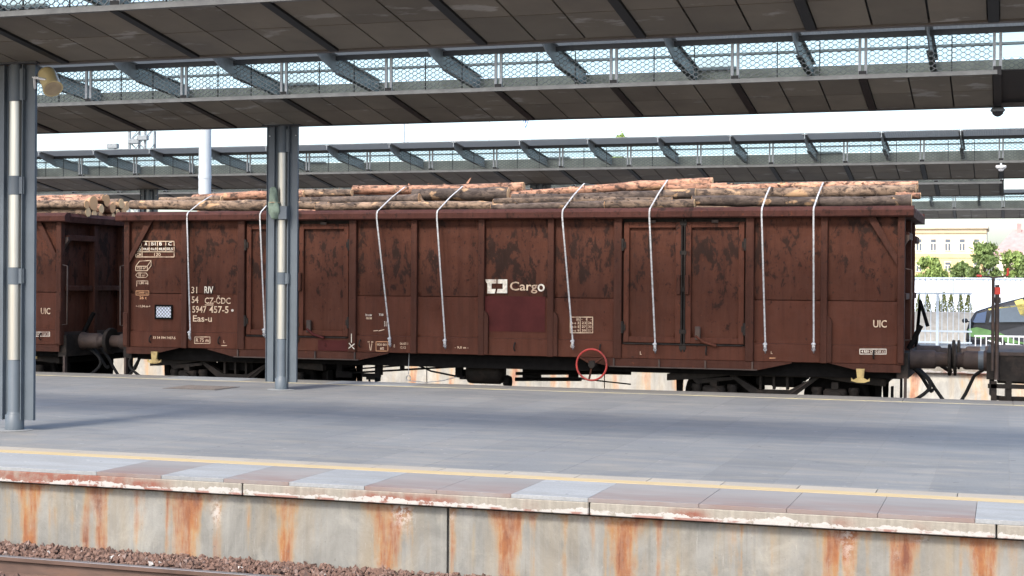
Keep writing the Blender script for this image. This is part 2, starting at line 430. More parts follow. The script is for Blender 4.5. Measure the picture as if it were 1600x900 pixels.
t = NT('ballast_stone'); at = t.n('ShaderNodeAttribute', attribute_name='tone').outputs['Fac']
cc = t.ramp(at, [(0, (.060, .038, .030)), (.35, (.125, .070, .050)), (.7, (.17, .105, .080)), (.94, (.22, .17, .15)), (1, (.5, .48, .45))])
cc = t.mix(t.ramp(t.noise(t.pos(), 60, 4), [(.35, .4), (.65, 0)]), cc, (.05, .03, .024)); t.col(cc).rough(.9); MT['stone'] = t.m
MT['rail'] = simple('rusty_rail', (.090, .055, .042), .3, 10, .7, dirt=(.13, .07, .045), stretch=(.3, 1, 1))
MT['rail_head'] = simple('worn_rail_head', (.20, .19, .19), .25, 6, .38, metal=.7, stretch=(.15, 4, 1))
MT['sleeper'] = simple('concrete_sleeper', (.20, .155, .13), .25, 6, .9, bump=.2)
MT['cover'] = simple('cast_cover', (.135, .115, .10), .3, 14, .7, bump=.4)
MT['speaker'] = simple('beige_enamel', (.52, .42, .22), .08, 5, .38)
MT['white_metal'] = simple('white_metal', (.66, .67, .68), .08, 5, .45)
MT['pole'] = simple('pale_grey_mast_paint', (.42, .46, .48), .08, 2, .5)
MT['green_cloth'] = simple('green_tarpaulin', (.165, .215, .170), .3, 9, .8, bump=.3)
MT['tape'] = simple('tan_tape', (.34, .27, .18), .2, 9, .7)
MT['dark_glass'] = simple('smoked_dome', (.03, .03, .035), .1, 5, .15)
MT['asphalt'] = simple('pale_asphalt', (.17, .17, .168), .15, 2, .9)
MT['sheet_wall'] = simple('pale_sheet_wall', (.72, .78, .84), .06, 1, .5)
MT['fence_paint'] = simple('fence_grey_blue', (.36, .42, .48), .1, 4, .5)
MT['stucco'] = simple('cream_stucco', (.58, .45, .24), .06, .6, .9)
MT['stucco_white'] = simple('white_stucco', (.62, .56, .44), .05, .6, .9)
MT['pane'] = simple('far_window_pane', (.10, .12, .15), .2, 1, .2)
MT['tile_roof'] = simple('plum_tile_roof', (.34, .22, .21), .15, 1.5, .8)
MT['leaf'] = simple('leaf_green', (.13, .185, .06), .45, 1.3, .6)
MT['leaf_b'] = simple('leaf_light_green', (.19, .26, .075), .4, 1.3, .6)
MT['leaf_c'] = simple('conifer_yellow_green', (.17, .19, .050), .4, 3, .6)
MT['trunk'] = simple('tree_bark', (.09, .07, .055), .3, 5, .9)
MT['car_black'] = simple('car_black', (.014, .015, .019), .1, 3, .12)
MT['car_blue'] = simple('car_deep_blue', (.02, .045, .10), .1, 3, .15)
MT['car_green'] = simple('car_lime_print', (.10, .20, .075), .25, 3, .25)
MT['car_yellow'] = simple('car_yellow_print', (.50, .42, .10), .1, 3, .25)
MT['car_white'] = simple('car_white_print', (.70, .72, .73), .05, 3, .25)
MT['car_glass'] = simple('car_glass', (.05, .075, .10), .2, 2, .06)
MT['rubber'] = simple('rubber', (.016, .016, .017), .2, 6, .8)
MT['orange_lens'] = simple('orange_lens', (.65, .27, .05), .1, 5, .3)
MT['sign_blue'] = simple('sign_blue', (.045, .13, .30), .1, 5, .4)
MT['red_mark'] = simple('signal_red', (.48, .045, .03), .15, 6, .45)
MT['wire'] = simple('wire_grey', (.45, .47, .48), .1, 5, .6)

# ================================================================== SETTING
RAILZ = -0.55
g = MB(); g.add([(-900,-60,-.73),(900,-60,-.73),(900,1500,-.73),(-900,1500,-.73)], [(0,1,2,3)])
tag(g.build('ground', MT['ground']), kind='structure')
g = MB(); g.box(-120, 120, 42.6, 200, -.72, -.45)
tag(g.build('road', MT['asphalt']), kind='structure')

def rng(seed): return random.Random(seed)

def rust_panel(name, x0, x1, yf, z0, z1, streaks, parent, mat, nx=None, seed=0, limes=()):
    """wall slab with a fine front grid that carries rust and lime amounts"""
    dx = .022; nx = max(2, int((x1-x0)/dx)); nz = 22; r = rng(seed)
    V = []; F = []; A = []; L = []
    for j in range(nz+1):
        z = z0+(z1-z0)*j/nz
        for i in range(nx+1):
            x = x0+(x1-x0)*i/nx; a = 0
            dpt = (z1-z)
            for (xc, hw, s, ln) in streaks:
                if abs(x-xc) > 4*hw: continue
                wv = noise.noise(Vector((xc*7.3, z*2.2, 1.7)))*.35*hw
                wd = hw*(1+.9*math.exp(-dpt/.07))*(1-.25*min(1, dpt/.6))
                q = abs(x-xc-wv)/wd
                a += s*math.exp(-q**3.2)*(1-max(0, dpt-ln)*1.6 if dpt > ln else 1)
            a += .55*math.exp(-dpt/.03)*max(0, .35+noise.noise(Vector((x*1.3, 4.1, 0))))
            li = .45*math.exp(-dpt/.05)*max(0, .3+noise.noise(Vector((x*1.9, 9.3, 0))))
            for (xc, zc, rx, rz, s) in limes:
                li += s*math.exp(-((x-xc)/rx)**2-((z-zc)/rz)**2)
            V.append((x, yf+.004*noise.noise(Vector((x*1.5, z*2, 3))), z)); A.append(max(0, min(1, a))); L.append(min(1, li))
    for j in range(nz):
        for i in range(nx):
            b = j*(nx+1)+i; F.append((b, b+1, b+nx+2, b+nx+1))
    b = len(V); t_ = .14
    V += [(x0, yf+.004, z0), (x1, yf+.004, z0), (x1, yf+.004, z1), (x0, yf+.004, z1), (x0, yf+t_, z0), (x1, yf+t_, z0), (x1, yf+t_, z1), (x0, yf+t_, z1)]
    F += [(b, b+4, b+7, b+3), (b+1, b+2, b+6, b+5), (b+3, b+7, b+6, b+2), (b, b+1, b+5, b+4), (b+4, b+5, b+6, b+7)]
    A += [0]*8; L += [0]*8
    me = bpy.data.meshes.new(name); me.from_pydata(V, [], F); me.update()
    at = me.attributes.new('rust', 'FLOAT', 'POINT'); at.data.foreach_set('value', A)
    at = me.attributes.new('lime', 'FLOAT', 'POINT'); at.data.foreach_set('value', L)
    return obj(name, me, mat, parent)

# ---------------------------------------------------------------- platform in front (island platform A)
YA, YAF = 10.78, 21.965
plat = empty('platform', (0, 0, 0), kind='structure')
MB().box(-45, 25, YA+.12, YAF-.1, -.95, -.0305).build('core', MT['concrete'], plat)
MB().box(-19.1, 2.44, 12.085, 21.02, -.030, -.0013).build('joint_mortar', MT['joint'], plat)
# far paving beyond the individually laid slabs
tag(MB().box(-45, -19.17, 11.68, YAF, -.033, 0).build('paving_slab', MT['paving'], plat), kind='stuff')
tag(MB().box(2.45, 25, 11.68, YAF, -.033, 0).build('paving_slab', MT['paving'], plat), kind='stuff')
tag(MB().box(-45, -16.0, YA+.004, 11.677, -.03, 0).build('edge_slab', MT['pale_slab'], plat), kind='stuff')
tag(MB().box(4.0, 25, YA+.004, 11.677, -.03, 0).build('edge_slab', MT['pale_slab'], plat), kind='stuff')
r = rng(3)
rows = 6; ry0, ry1 = 12.085, 21.02; rh = (ry1-ry0)/rows
me = MB().bbox(.0012, .5988, .0012, rh-.0012, -.003, 0, .0012).mesh('paving_slab')
for j in range(rows):
    for i in range(36):
        x = .04+.6*4-.6*(i+1)
        obj('paving_slab', me, MT['paving'], plat, (x, ry0+rh*j, r.uniform(-.0005, .0005)))
# border tiles and the yellow line
me = MB().bbox(.003, .597, 0, .235, -.03, 0, .002).mesh('border_tile')
for i in range(36): obj('border_tile', me, MT['tactile'], plat, (.04+2.4-.6*(i+1)+.22, 11.845, .0008))
MB().box(-45, 25, 11.682, 11.842, -.03, .0025).build('yellow_line', MT['yellow'], plat)
# edge slabs in their patched order
cuts = [-16.0, -13.9, -12.1, -10.4, -7.14, -6.53, -5.96, -5.38, -4.73, -4.13, -3.53, -2.93, -2.10, -1.47, -.84, -.19, .95, 2.2, 4.0]
kinds = ['pale', 'red', 'pale', 'pale', 'red', 'pale', 'red', 'pale', 'red', 'red', 'pale', 'red', 'red', 'red', 'red', 'pale', 'red', 'pale']
for a, b, k in zip(cuts[:-1], cuts[1:], kinds):
    MB().bbox(a+.0015, b-.0015, YA+.004, 11.676, -.03, r.uniform(0, .001), .0015).build('edge_slab', MT['pale_slab' if k == 'pale' else 'red_slab'], plat)
# coping beams under the slabs
xj = [-.05-2.87*k for k in range(-5, 9)]
for a, b in zip(xj[1:], xj[:-1]):
    MB().bbox(a+.006, b-.006, YA, YA+.16, -.125, -.031, .006).build('coping', MT['coping'], plat)
MB().box(-30, 16, YA+.05, YA+.2, -.1395, -.1255).build('painted_shadow_strip', MT['shadow_gap'], plat)  # dark strip that paints the shadow between coping and wall
YWF = YA+.075
SU = [(12,8,.45,.5),(45,17,1.0,.8),(113,4,.5,.3),(134,8,.75,.6),(158,11,1.0,.7),(213,6,.3,.6),(278,11,.7,.8),(301,15,1.0,.8),(338,9,.55,.8),(448,17,1.0,.9),
      (600,22,1.0,.8),(628,9,.3,.2),(706,5,.9,.9),(792,22,1.0,.9),(834,4,.5,.8),(975,21,1.0,.9),(1028,6,.35,.4),(1042,5,.25,.9),(1118,7,.45,.4),(1148,10,.35,.9),(1206,5,.4,.9),
      (1297,16,.85,.9),(1330,11,.9,.7),(1356,4,.7,.5),(1410,21,1.0,.9),(1541,21,1.0,.9),(1585,6,.3,.4)]
ST = []
for (u, hw, s, ln) in SU:
    a = onY(u, 835, YWF)[0]; b = onY(u+hw, 835, YWF)[0]; ST.append((a, b-a, s, ln))
ST += [(-12.4+.0, .09, .9, .8), (-11.2, .08, .7, .8), (1.2, .1, .9, .8), (2.4, .08, .8, .8)]
rr9 = rng(91)
for _ in range(70): ST.append((rr9.uniform(-11, 1), rr9.uniform(.006, .03), rr9.uniform(.12, .5), rr9.uniform(.08, .6)))
LI = []
for (u, v, rx, rz, s) in [(630,800,.07,.10,.9),(338,800,.04,.10,.7),(1325,835,.04,.2,.5),(1400,870,.02,.02,.5),(706,790,.02,.1,.8),(1440,840,.05,.03,.5)]:
    a = onY(u, v, YWF); LI.append((a[0], a[1], rx, rz, s))
xjn = onY(700, 850, YWF)[0]
for i, (a, b) in enumerate(((-16, -10.02), (-10.0, xjn-.011), (xjn+.011, 1.9), (1.92, 7.9))):
    rust_panel('wall_panel', a, b, YWF, -.95, -.14, ST, plat, MT['rustwall'], seed=i, limes=LI)
# far edge of platform A
MB().box(-45, 25, 21.024, 21.16, -.03, 0).build('far_border', MT['paving_far'], plat)
MB().box(-45, 25, 21.163, 21.215, -.03, .002).build('yellow_line', MT['yellow_far'], plat)
for i in range(16):
    x = 3.0-1.45*(i+1)
    MB().bbox(x+.003, x+1.447, 21.218, YAF, -.03, r.uniform(-.001, .001), .003).build('edge_slab', MT['pale_slab' if i in (8, 10) else 'paving_far'], plat)
MB().box(-45, 25, YAF-.1, YAF-.02, -.95, -.034).build('far_wall', MT['concrete'], plat)

# ---------------------------------------------------------------- platform B behind the wagons
YB = 30.6
pb = empty('platform', (0, YB, 0), kind='structure')
MB().box(-60, 40, .2, 11.9, -.95, -.004).build('core', MT['paving'], pb)
MB().box(-60, 40, 0, .9, -.12, 0).build('coping', MT['coping'], pb)
r = rng(8)
for i in range(9):
    a = 4-4.0*(i+1); st = [(a+r.uniform(.2, 3.8), r.uniform(.05, .13), r.uniform(.45, 1), r.uniform(.3, .9)) for _ in range(7)]
    o = rust_panel('wall_panel', a+.012, a+3.988, .09, -.95, -.13, st, pb, MT['rustwall_lit'], seed=30+i)

# ---------------------------------------------------------------- tracks
def rail_profile(): # half-symmetric flat-bottom rail, z from foot to head
    h = [(-.075, 0), (.075, 0), (.075, .012), (.010, .03), (.008, .11), (.034, .122), (.036, .15), (-.036, .15), (-.034, .122), (-.008, .11), (-.010, .03), (-.075, .012)]
    return h
def track(yc, x0, x1, sleepers):
    t_ = empty('railway_track', (0, yc, RAILZ), kind='structure')
    for s in (-1, 1):
        ra = MB().prism([(y+s*.7535, z-.152) for y, z in rail_profile()], 0, x0, x1).build('rail', MT['rail'], t_)
        MB().prism([(s*.7535-.03, -.003), (s*.7535+.03, -.003), (s*.7535+.026, .001), (s*.7535-.026, .001)], 0, x0, x1).build('rail_head', MT['rail_head'], ra)
    me = MB().prism([(-.14, -.36), (.14, -.36), (.10, -.165), (-.10, -.165)], 1, -1.3, 1.3).mesh('sleeper')
    me2 = MB().box(-.05, .05, -.06, .06, 0, .025).box(-.02, .02, -.045, .045, .025, .05).mesh('clip')
    for i in range(sleepers):
        sl_ = obj('sleeper', me, MT['sleeper'], t_, (x1-.35-i*.62, 0, 0))
        for s in (-1, 1):
            for q in (-.11, .11): obj('rail_clip', me2, MT['rail'], sl_, (0, s*.7535+q, -.166))
    return t_
track(YA-1.68, -22, 6, 26)
track(23.65, -60, 30, 0)
track(28.40, -60, 30, 0)
# ballast beside the near track
def ballast(name, regions, n, seed, top):
    r = rng(seed); V = []; F = []; T = []
    base = [Vector(p).normalized() for p in [(1,0,0),(-1,0,0),(0,1,0),(0,-1,0),(0,0,1),(0,0,-1)]]
    fs = [(0,2,4),(2,1,4),(1,3,4),(3,0,4),(2,0,5),(1,2,5),(3,1,5),(0,3,5)]
    for k in range(n):
        x0, x1, y0, y1 = r.choice(regions)
        x, y = r.uniform(x0, x1), r.uniform(y0, y1); s = r.uniform(.014, .033)
        e = Euler((r.uniform(0, 6), r.uniform(0, 6), r.uniform(0, 6))).to_matrix()
        z = top(x, y)+r.uniform(-.02, .018); b = len(V); tn = min(1, max(0, r.gauss(.45, .22))); tn = 1 if r.random() < .006 else tn*.93
        for q in base:
            q = e @ Vector((q.x*s*r.uniform(.8, 1.35), q.y*s*r.uniform(.7, 1.1), q.z*s*r.uniform(.55, 1.0)))
            V.append((x+q.x, y+q.y, z+q.z)); T.append(tn)
        F += [tuple(i+b for i in f) for f in fs]
    me = bpy.data.meshes.new(name); me.from_pydata(V, [], F); me.update()
    me.attributes.new('tone', 'FLOAT', 'POINT').data.foreach_set('value', T)
    return obj(name, me, MT['stone'])
bl = ballast('ballast', [(-12, -2.0, 9.98, 10.86)]*3 + [(-12, -2.0, 8.45, 9.75)]*2, 20000, 5, lambda x, y: -.685+(.02 if y > 10.4 else 0))
tag(bl, 'brown crushed stone ballast piled between the rail and the rust-streaked platform wall', 'ballast', kind='stuff')
bl2 = ballast('ballast', [(-26, 3, 22.1, 30.6)], 9000, 6, lambda x, y: -.69)
tag(bl2, 'brown crushed stone ballast under the freight wagons', 'ballast', kind='stuff')

# ================================================================== CANOPIES
MOD = 1.53; XP = -.12
def zc_(y): return 4.06-.148*y              # underside of the ceiling, y from its near edge
def zr_(y): return 4.665-.1*(y+.62)         # roof plane
WD = 1.43
def sheet(mb, x0, x1, ya, yb, f, t, dz=0):
    v = []
    for x in (x0, x1):
        for y in (ya, yb):
            for q in (0, t): v.append((x, y, f(y)+dz+q))
    return mb.add(v, [(0,1,3,2),(4,6,7,5),(0,4,5,1),(2,3,7,6),(0,2,6,4),(1,5,7,3)])
CM = {}
CM['panel'] = sheet(MB(), .008, .468, .006, WD/2-.006, lambda y: -.148*y, .02).mesh('ceiling_panel')
CM['deck'] = sheet(MB(), -MOD, 0, .002, WD, zc_, .01, .035).mesh('ceiling_light_block')  # dark sheet added above the panels to stop light leaking through their joints
CM['rib'] = sheet(MB(), -.045, .045, -.03, WD, zc_, .10, -.022).mesh('rib')
CM['gutter'] = MB().box(-MOD, 0, -.05, .012, 4.048, 4.098).mesh('front_gutter')
CM['fascia'] = MB().box(-MOD, 0, WD+.002, WD+.10, 3.832, 3.93).mesh('rear_fascia')
CM['back'] = MB().box(-MOD, 0, WD+.03, WD+.05, 3.931, 4.43).mesh('back_plate')
CM['post'] = MB().box(-.052, -.018, -.02, .015, 4.106, 4.56).box(.018, .052, -.02, .015, 4.106, 4.56).mesh('screen_post')
CM['rod'] = MB().box(-.006, .006, .02, .032, 4.106, 4.53).mesh('screen_rod')
CM['header'] = MB().box(-MOD, 0, -.03, .03, 4.535, 4.598).mesh('header')
CM['roof'] = sheet(MB(), -.755, .755, -.60, .03, zr_, .02).mesh('roof_sheet')
CM['glass'] = sheet(MB(), -.755, .755, .035, WD+.07, zr_, .012).mesh('glass_pane')
CM['glassbar'] = sheet(MB(), -MOD/2, MOD/2, .70, .74, zr_, .03, -.032).mesh('glazing_bar')
rf = MB()
pl = [(-.62, 4.655), (WD+.02, zr_(WD+.02)-.004), (WD+.02, zr_(WD)-.20), (.05, 4.36), (-.42, 4.47), (-.62, 4.56)]
rf.prism(pl, 0, -.008, .008)
sheet(rf, -.045, .045, -.61, WD, zr_, .012, -.016)
rf.prism([(.05, 4.36), (WD, zr_(WD)-.21), (WD, zr_(WD)-.198), (.05, 4.372)], 0, -.04, .04)
CM['rafter'] = rf.mesh('rafter')
# expanded-metal screen, one panel
mb = MB(); cw, chh = .104, .0295; W0, W1, Z0, Z1 = -MOD+.058, -.058, 4.115, 4.535
def strand(mb, x0, z0, x1, z1, tk=.0034, y0=-.006, y1=.004):
    dx, dz = x1-x0, z1-z0; l = math.hypot(dx, dz); nx, nz = -dz/l*tk, dx/l*tk
    p = [(x0+nx, z0+nz), (x1+nx, z1+nz), (x1-nx, z1-nz), (x0-nx, z0-nz)]
    mb.add([(a, y, b) for y in (y0, y1) for a, b in p], [(0,1,2,3),(7,6,5,4),(0,4,5,1),(2,6,7,3)])
nr = int((Z1-Z0)/chh)
for j in range(nr+1):
    z = Z0+j*chh; i = 0
    x = W0+(cw/2 if j % 2 else 0)
    while x < W1+.001:
        strand(mb, max(W0, x-.010), z, min(W1, x+.010), z, .0042)
        if j < nr:
            if x+cw/2 <= W1+.02: strand(mb, x+.010, z, min(W1, x+cw/2-.010), z+chh)
            if x-cw/2 >= W0-.02: strand(mb, x-.010, z, max(W0, x-cw/2+.010), z+chh)
        x += cw
CM['mesh'] = mb.mesh('mesh_screen')
CM['gusset'] = MB().prism([(-.30, 4.43), (-.14, 4.58), (.14, 4.58), (.30, 4.43)], 1, WD-.01, WD+.028).mesh('gusset_plate')
def wing(label, Y0, k0, k1, open_from=None, detail=True):
    """one shed of a platform roof: bays k0..k1-1; bay k runs from post XP-MOD*(k+1) to XP-MOD*k"""
    root = empty('platform_canopy', (0, Y0, 0), label, 'canopy')
    P = lambda key, name, mat, x, y=0, z=0, par=root: obj(name, CM[key], mat, par, (x, y, z))
    for k in range(k0, k1+1):
        x = XP-MOD*k
        P('rib', 'rib', MT['rib'], x)
        P('post', 'screen_post', MT['galv'], x)
    for k in range(k0, k1):
        x = XP-MOD*k
        is_open = open_from is not None and k < open_from
        if not is_open:
            for i in range(3):
                for j in range(2):
                    yy = j*WD/2
                    P('panel', 'ceiling_panel', MT['ceil'], x-.045-.48*(i+1), yy, zc_(yy))
            P('mesh', 'mesh_screen', MT['mesh'], x)
            P('gutter', 'front_gutter', MT['gutter'], x)
            if detail:
                P('rod', 'screen_rod', MT['rib'], x-.51); P('rod', 'screen_rod', MT['rib'], x-1.02)
        else:
            P('mesh', 'mesh_screen', MT['mesh'], x, WD-.06, -.10)
        P('fascia', 'rear_fascia', MT['fascia'], x); P('back', 'back_plate', MT['back'], x); P('deck', 'ceiling_light_block', MT['rib'], x)
        P('header', 'header', MT['col_dark'], x)
        P('rafter', 'rafter', MT['galv_dark'], x-MOD/2)
        P('roof', 'roof_sheet', MT['roof'], x); P('glass', 'glass_pane', MT['glass'], x)
        P('glassbar', 'glazing_bar', MT['galv'], x-MOD/2)
        if k % 4 == 2: P('gusset', 'gusset_plate', MT['galv_dark'], x-.5)
    return root
wing('near shed of the platform roof with grimy brown ceiling panels, over the yellow line', 12.0, -5, 14)
wing('far shed of the platform roof, its mesh screen and ceiling beside the brown wagon', 18.42, -5, 14, open_from=0)
wing('sunlit platform roof seen behind the wagon, with sloping grey eaves above its mesh', 31.78, -4, 19)
wing('second shed of the distant platform roof, glimpsed below the sunlit grey eaves', 38.20, 0, 22, detail=False)
wing('farthest roof with pale mesh band, standing in front of the cream building', 51.6, -4, 12, detail=False)

def column(X, Y, label):
    root = empty('canopy_column', (X, Y, 0), label, 'column', None)
    MB().lathe([(.098, .002), (.098, .16), (.085, .17), (.072, .2), (.072, 3.84)], (0, 0, 0), n=24).build('tube', MT['col_grey'], root)
    for s in (-1, 1):
        mb = MB().box(min(s*.066, s*.25), max(s*.066, s*.25), -.008, .008, .11, 3.835)
        mb.box(min(s*.244, s*.25), max(s*.244, s*.25), -.03, -.0085, .11, 3.835)
        mb.box(min(s*.11, s*.118), max(s*.11, s*.118), -.06, -.0085, .11, 3.835)
        mb.build('wing_plate', MT['col_grey'], root)
    MB().box(-.012, .012, .066, .22, .11, 3.835).build('rear_plate', MT['col_grey'], root)
    for a, b in ((.74, 1.53), (1.71, 2.47), (2.67, 3.45)):
        MB().lathe([(.0755, a), (.0755, b)], (0, 0, 0), n=24).build('steel_sleeve', MT['stainless'], root)
    for a, b in ((1.532, 1.708), (2.472, 2.668), (3.452, 3.8)):
        MB().lathe([(.080, a), (.080, b)], (0, 0, 0), n=24).box(.07, .13, -.045, -.0095, a+.01, b-.01).build('collar', MT['col_grey'], root)
    MB().box(-.3, .3, -.09, .09, 3.838, 3.90).build('head_plate', MT['col_dark'], root)
    MB().lathe([(.20, .0025), (.20, .006)], (0, -.02, 0), n=20).build('mortar_collar', MT['pale_slab'], root)
    for s in (-1, 1):
        for q in (.21,):
            MB().lathe([(.008, -.02), (.008, -.0085)], (s*q, 0, 3.70), 'Y', 8).build('bolt', MT['white_metal'], root)
    return root
column(-9.905, 13.45, 'blue-grey steel column with a beige loudspeaker on it')
column(-10.04, 19.87, 'blue-grey steel column with a green wrapped bundle, close to the brown wagon')
column(-20.5, 33.2, 'dark canopy column rising behind the gap between the two log wagons')
column(-10.2, 33.2, 'dark canopy column head just showing over the middle of the log load')

# ================================================================== WAGONS
XC, YC = -7.785, 23.65                       # centre of the main wagon on its track
YP = YC-1.38                                 # world plane of its side plates
wag = empty('freight_wagon', (XC, YC, RAILZ), 'brown high-sided freight wagon lettered Cargo, loaded with logs', 'wagon')
PX = [-6.355, -5.25, -4.19, -2.19, -1.13, 0, 1.13, 2.19, 4.19, 5.27, 6.355]
ZB, ZS1, ZS2, ZT = 1.0, 1.265, 1.905, 3.13   # sill foot, sill top, plate seam, chord foot (above rail)
def dent_plate(name, x0, x1, z0, z1, y, mat, par, amp, seed):
    nx, nz = 14, 14; V = []; F = []
    for j in range(nz+1):
        for i in range(nx+1):
            fx, fz = i/nx, j/nz; x = x0+(x1-x0)*fx; z = z0+(z1-z0)*fz
            e = min(1, min(fx, 1-fx, fz, 1-fz)*6)
            V.append((x, y-amp*e*(noise.noise(Vector((x*2.1+seed, z*2.1, seed*3.3)))+.5*noise.noise(Vector((x*5, z*5, seed)))), z))
    for j in range(nz):
        for i in range(nx):
            b = j*(nx+1)+i; F.append((b, b+1, b+nx+2, b+nx+1))
    b = len(V); V += [(x0, y+.03, z0), (x1, y+.03, z0), (x1, y+.03, z1), (x0, y+.03, z1)]
    F += [(b+3, b+2, b+1, b), (0, b, b+1, nx), (nz*(nx+1), (nz+1)*(nx+1)-1, b+2, b+3)]
    m = MB(); m.add(V, F, False); me = m.mesh(name)
    for p_ in me.polygons: p_.use_smooth = p_.index < nx*nz
    return obj(name, me, mat, par)
def bays():
    for i in range(len(PX)-1):
        yield i, PX[i], PX[i+1], (i in (2, 7))
for i, a, b, door in bays():
    a += .05; b -= .05
    if not door:
        dent_plate('upper_side_plate', a, b, ZS2+.007, ZT+.01, -1.38, MT['paint'], wag, .014, i+1)
        dent_plate('lower_side_plate', a, b, ZS1+.003, ZS2-.005, -1.384, MT['paint_low'], wag, .008, i+31)
        MB().bbox(a, b, -1.40, -1.35, ZB, ZS1, .006).build('sill_plate', MT['paint_low'], wag)
    else:
        MB().bbox(a, b, -1.41, -1.35, ZB+.0, 1.215, .006).build('door_sill', MT['paint_low'], wag)
        MB().box(a, b, -1.36, -1.33, 1.2, ZT).build('door_backing', MT['black_steel'], wag)
        mid = (a+b)/2; lw = (b-a)/2
        for s, (x0, x1) in ((-1, (a+.035, mid-.035)), (1, (mid+.035, b-.035))):
            d = empty('door', (0, 0, 0)); d.parent = wag
            zb, zt = 1.245, 3.06; fw = .085
            dent_plate('door_panel', x0+fw, x1-fw, zb+fw, zt-fw, -1.372, MT['paint'], d, .010, i*7+s)
            fr = MB()
            fr.bbox(x0, x0+fw, -1.415, -1.355, zb, zt, .005).bbox(x1-fw, x1, -1.415, -1.355, zb, zt, .005)
            fr.bbox(x0+fw, x1-fw, -1.413, -1.355, zb, zb+fw, .005).bbox(x0+fw, x1-fw, -1.413, -1.355, zt-fw, zt, .005)
            fr.build('door_frame', MT['paint_low'], d)
            xh = x0-.015 if s < 0 else x1+.015
            for zz in (1.47, 2.72):
                MB().lathe([(.028, -.09), (.028, .09)], (xh, -1.425, zz), 'Z', 10).box(xh-.05, xh+.05, -1.435, -1.416, zz-.045, zz+.045).build('hinge', MT['black_steel'], d)
            MB().bbox((x0+x1)/2-.05, (x0+x1)/2+.05, -1.43, -1.39, zt-.015, zt+.03, .004).build('keeper', MT['grimy_steel'], d)
            xe = x1-.03 if s < 0 else x0+.03
            MB().bbox(xe-.03, xe+.03, -1.46, -1.414, 1.97, 2.27, .01).build('grip', MT['paint_trim'], d)
        # locking bars and lever between the leaves
        bar = MB()
        for q in (-.022, .022): bar.tube([(mid+q, -1.415, 1.12), (mid+q, -1.415, 3.1)], .014, 8)
        for zz in (1.18, 1.42, 2.05, 2.6, 3.04): bar.box(mid-.05, mid+.05, -1.43, -1.40, zz-.03, zz+.03)
        bar.build('lock_bar', MT['black_steel'], wag)
        MB().tube([(mid+.20, -1.44, 1.36), (mid+.32, -1.455, 1.27), (mid+.52, -1.47, 1.215)], .022, 6).build('lever', MT['paint_red'] if i == 2 else MT['paint_low'], wag)
        MB().bbox(mid+.19, mid+.27, -1.45, -1.41, 1.30, 1.50, .008).build('latch_box', MT['grimy_steel'], wag)
        MB().tube([(a+.05, -1.425, 1.225), (b-.05, -1.425, 1.225)], .012, 6).build('foot_bar', MT['black_steel'], wag)
for k, x in enumerate(PX):
    wd = .062 if k in (2, 3, 7, 8) else .05
    MB().bbox(x-wd, x+wd, -1.45, -1.33, ZB-.004, ZT+.015, .008).build('side_post', MT['paint_trim'], wag)
for x in (0, 1.13, 5.27):
    MB().prism([(x+.052, ZB+.01), (x+.115, ZB+.01), (x+.115, 1.60), (x+.09, 1.66), (x+.052, 1.69)], 1, -1.443, -1.39).build('post_foot', MT['paint_trim'], wag)
for s in (-1, 1):  # slanted corner braces and lower corner stiffeners
    MB().prism([(s*6.30, 2.42), (s*6.30, 2.56), (s*5.98, 3.13), (s*5.86, 3.13)], 1, -1.44, -1.385).build('corner_brace', MT['paint_trim'], wag)
    MB().bbox(s*6.36-.045, s*6.36+.045, -1.475, -1.451, 1.02, 1.58, .008).build('corner_stiffener', MT['paint_trim'], wag)
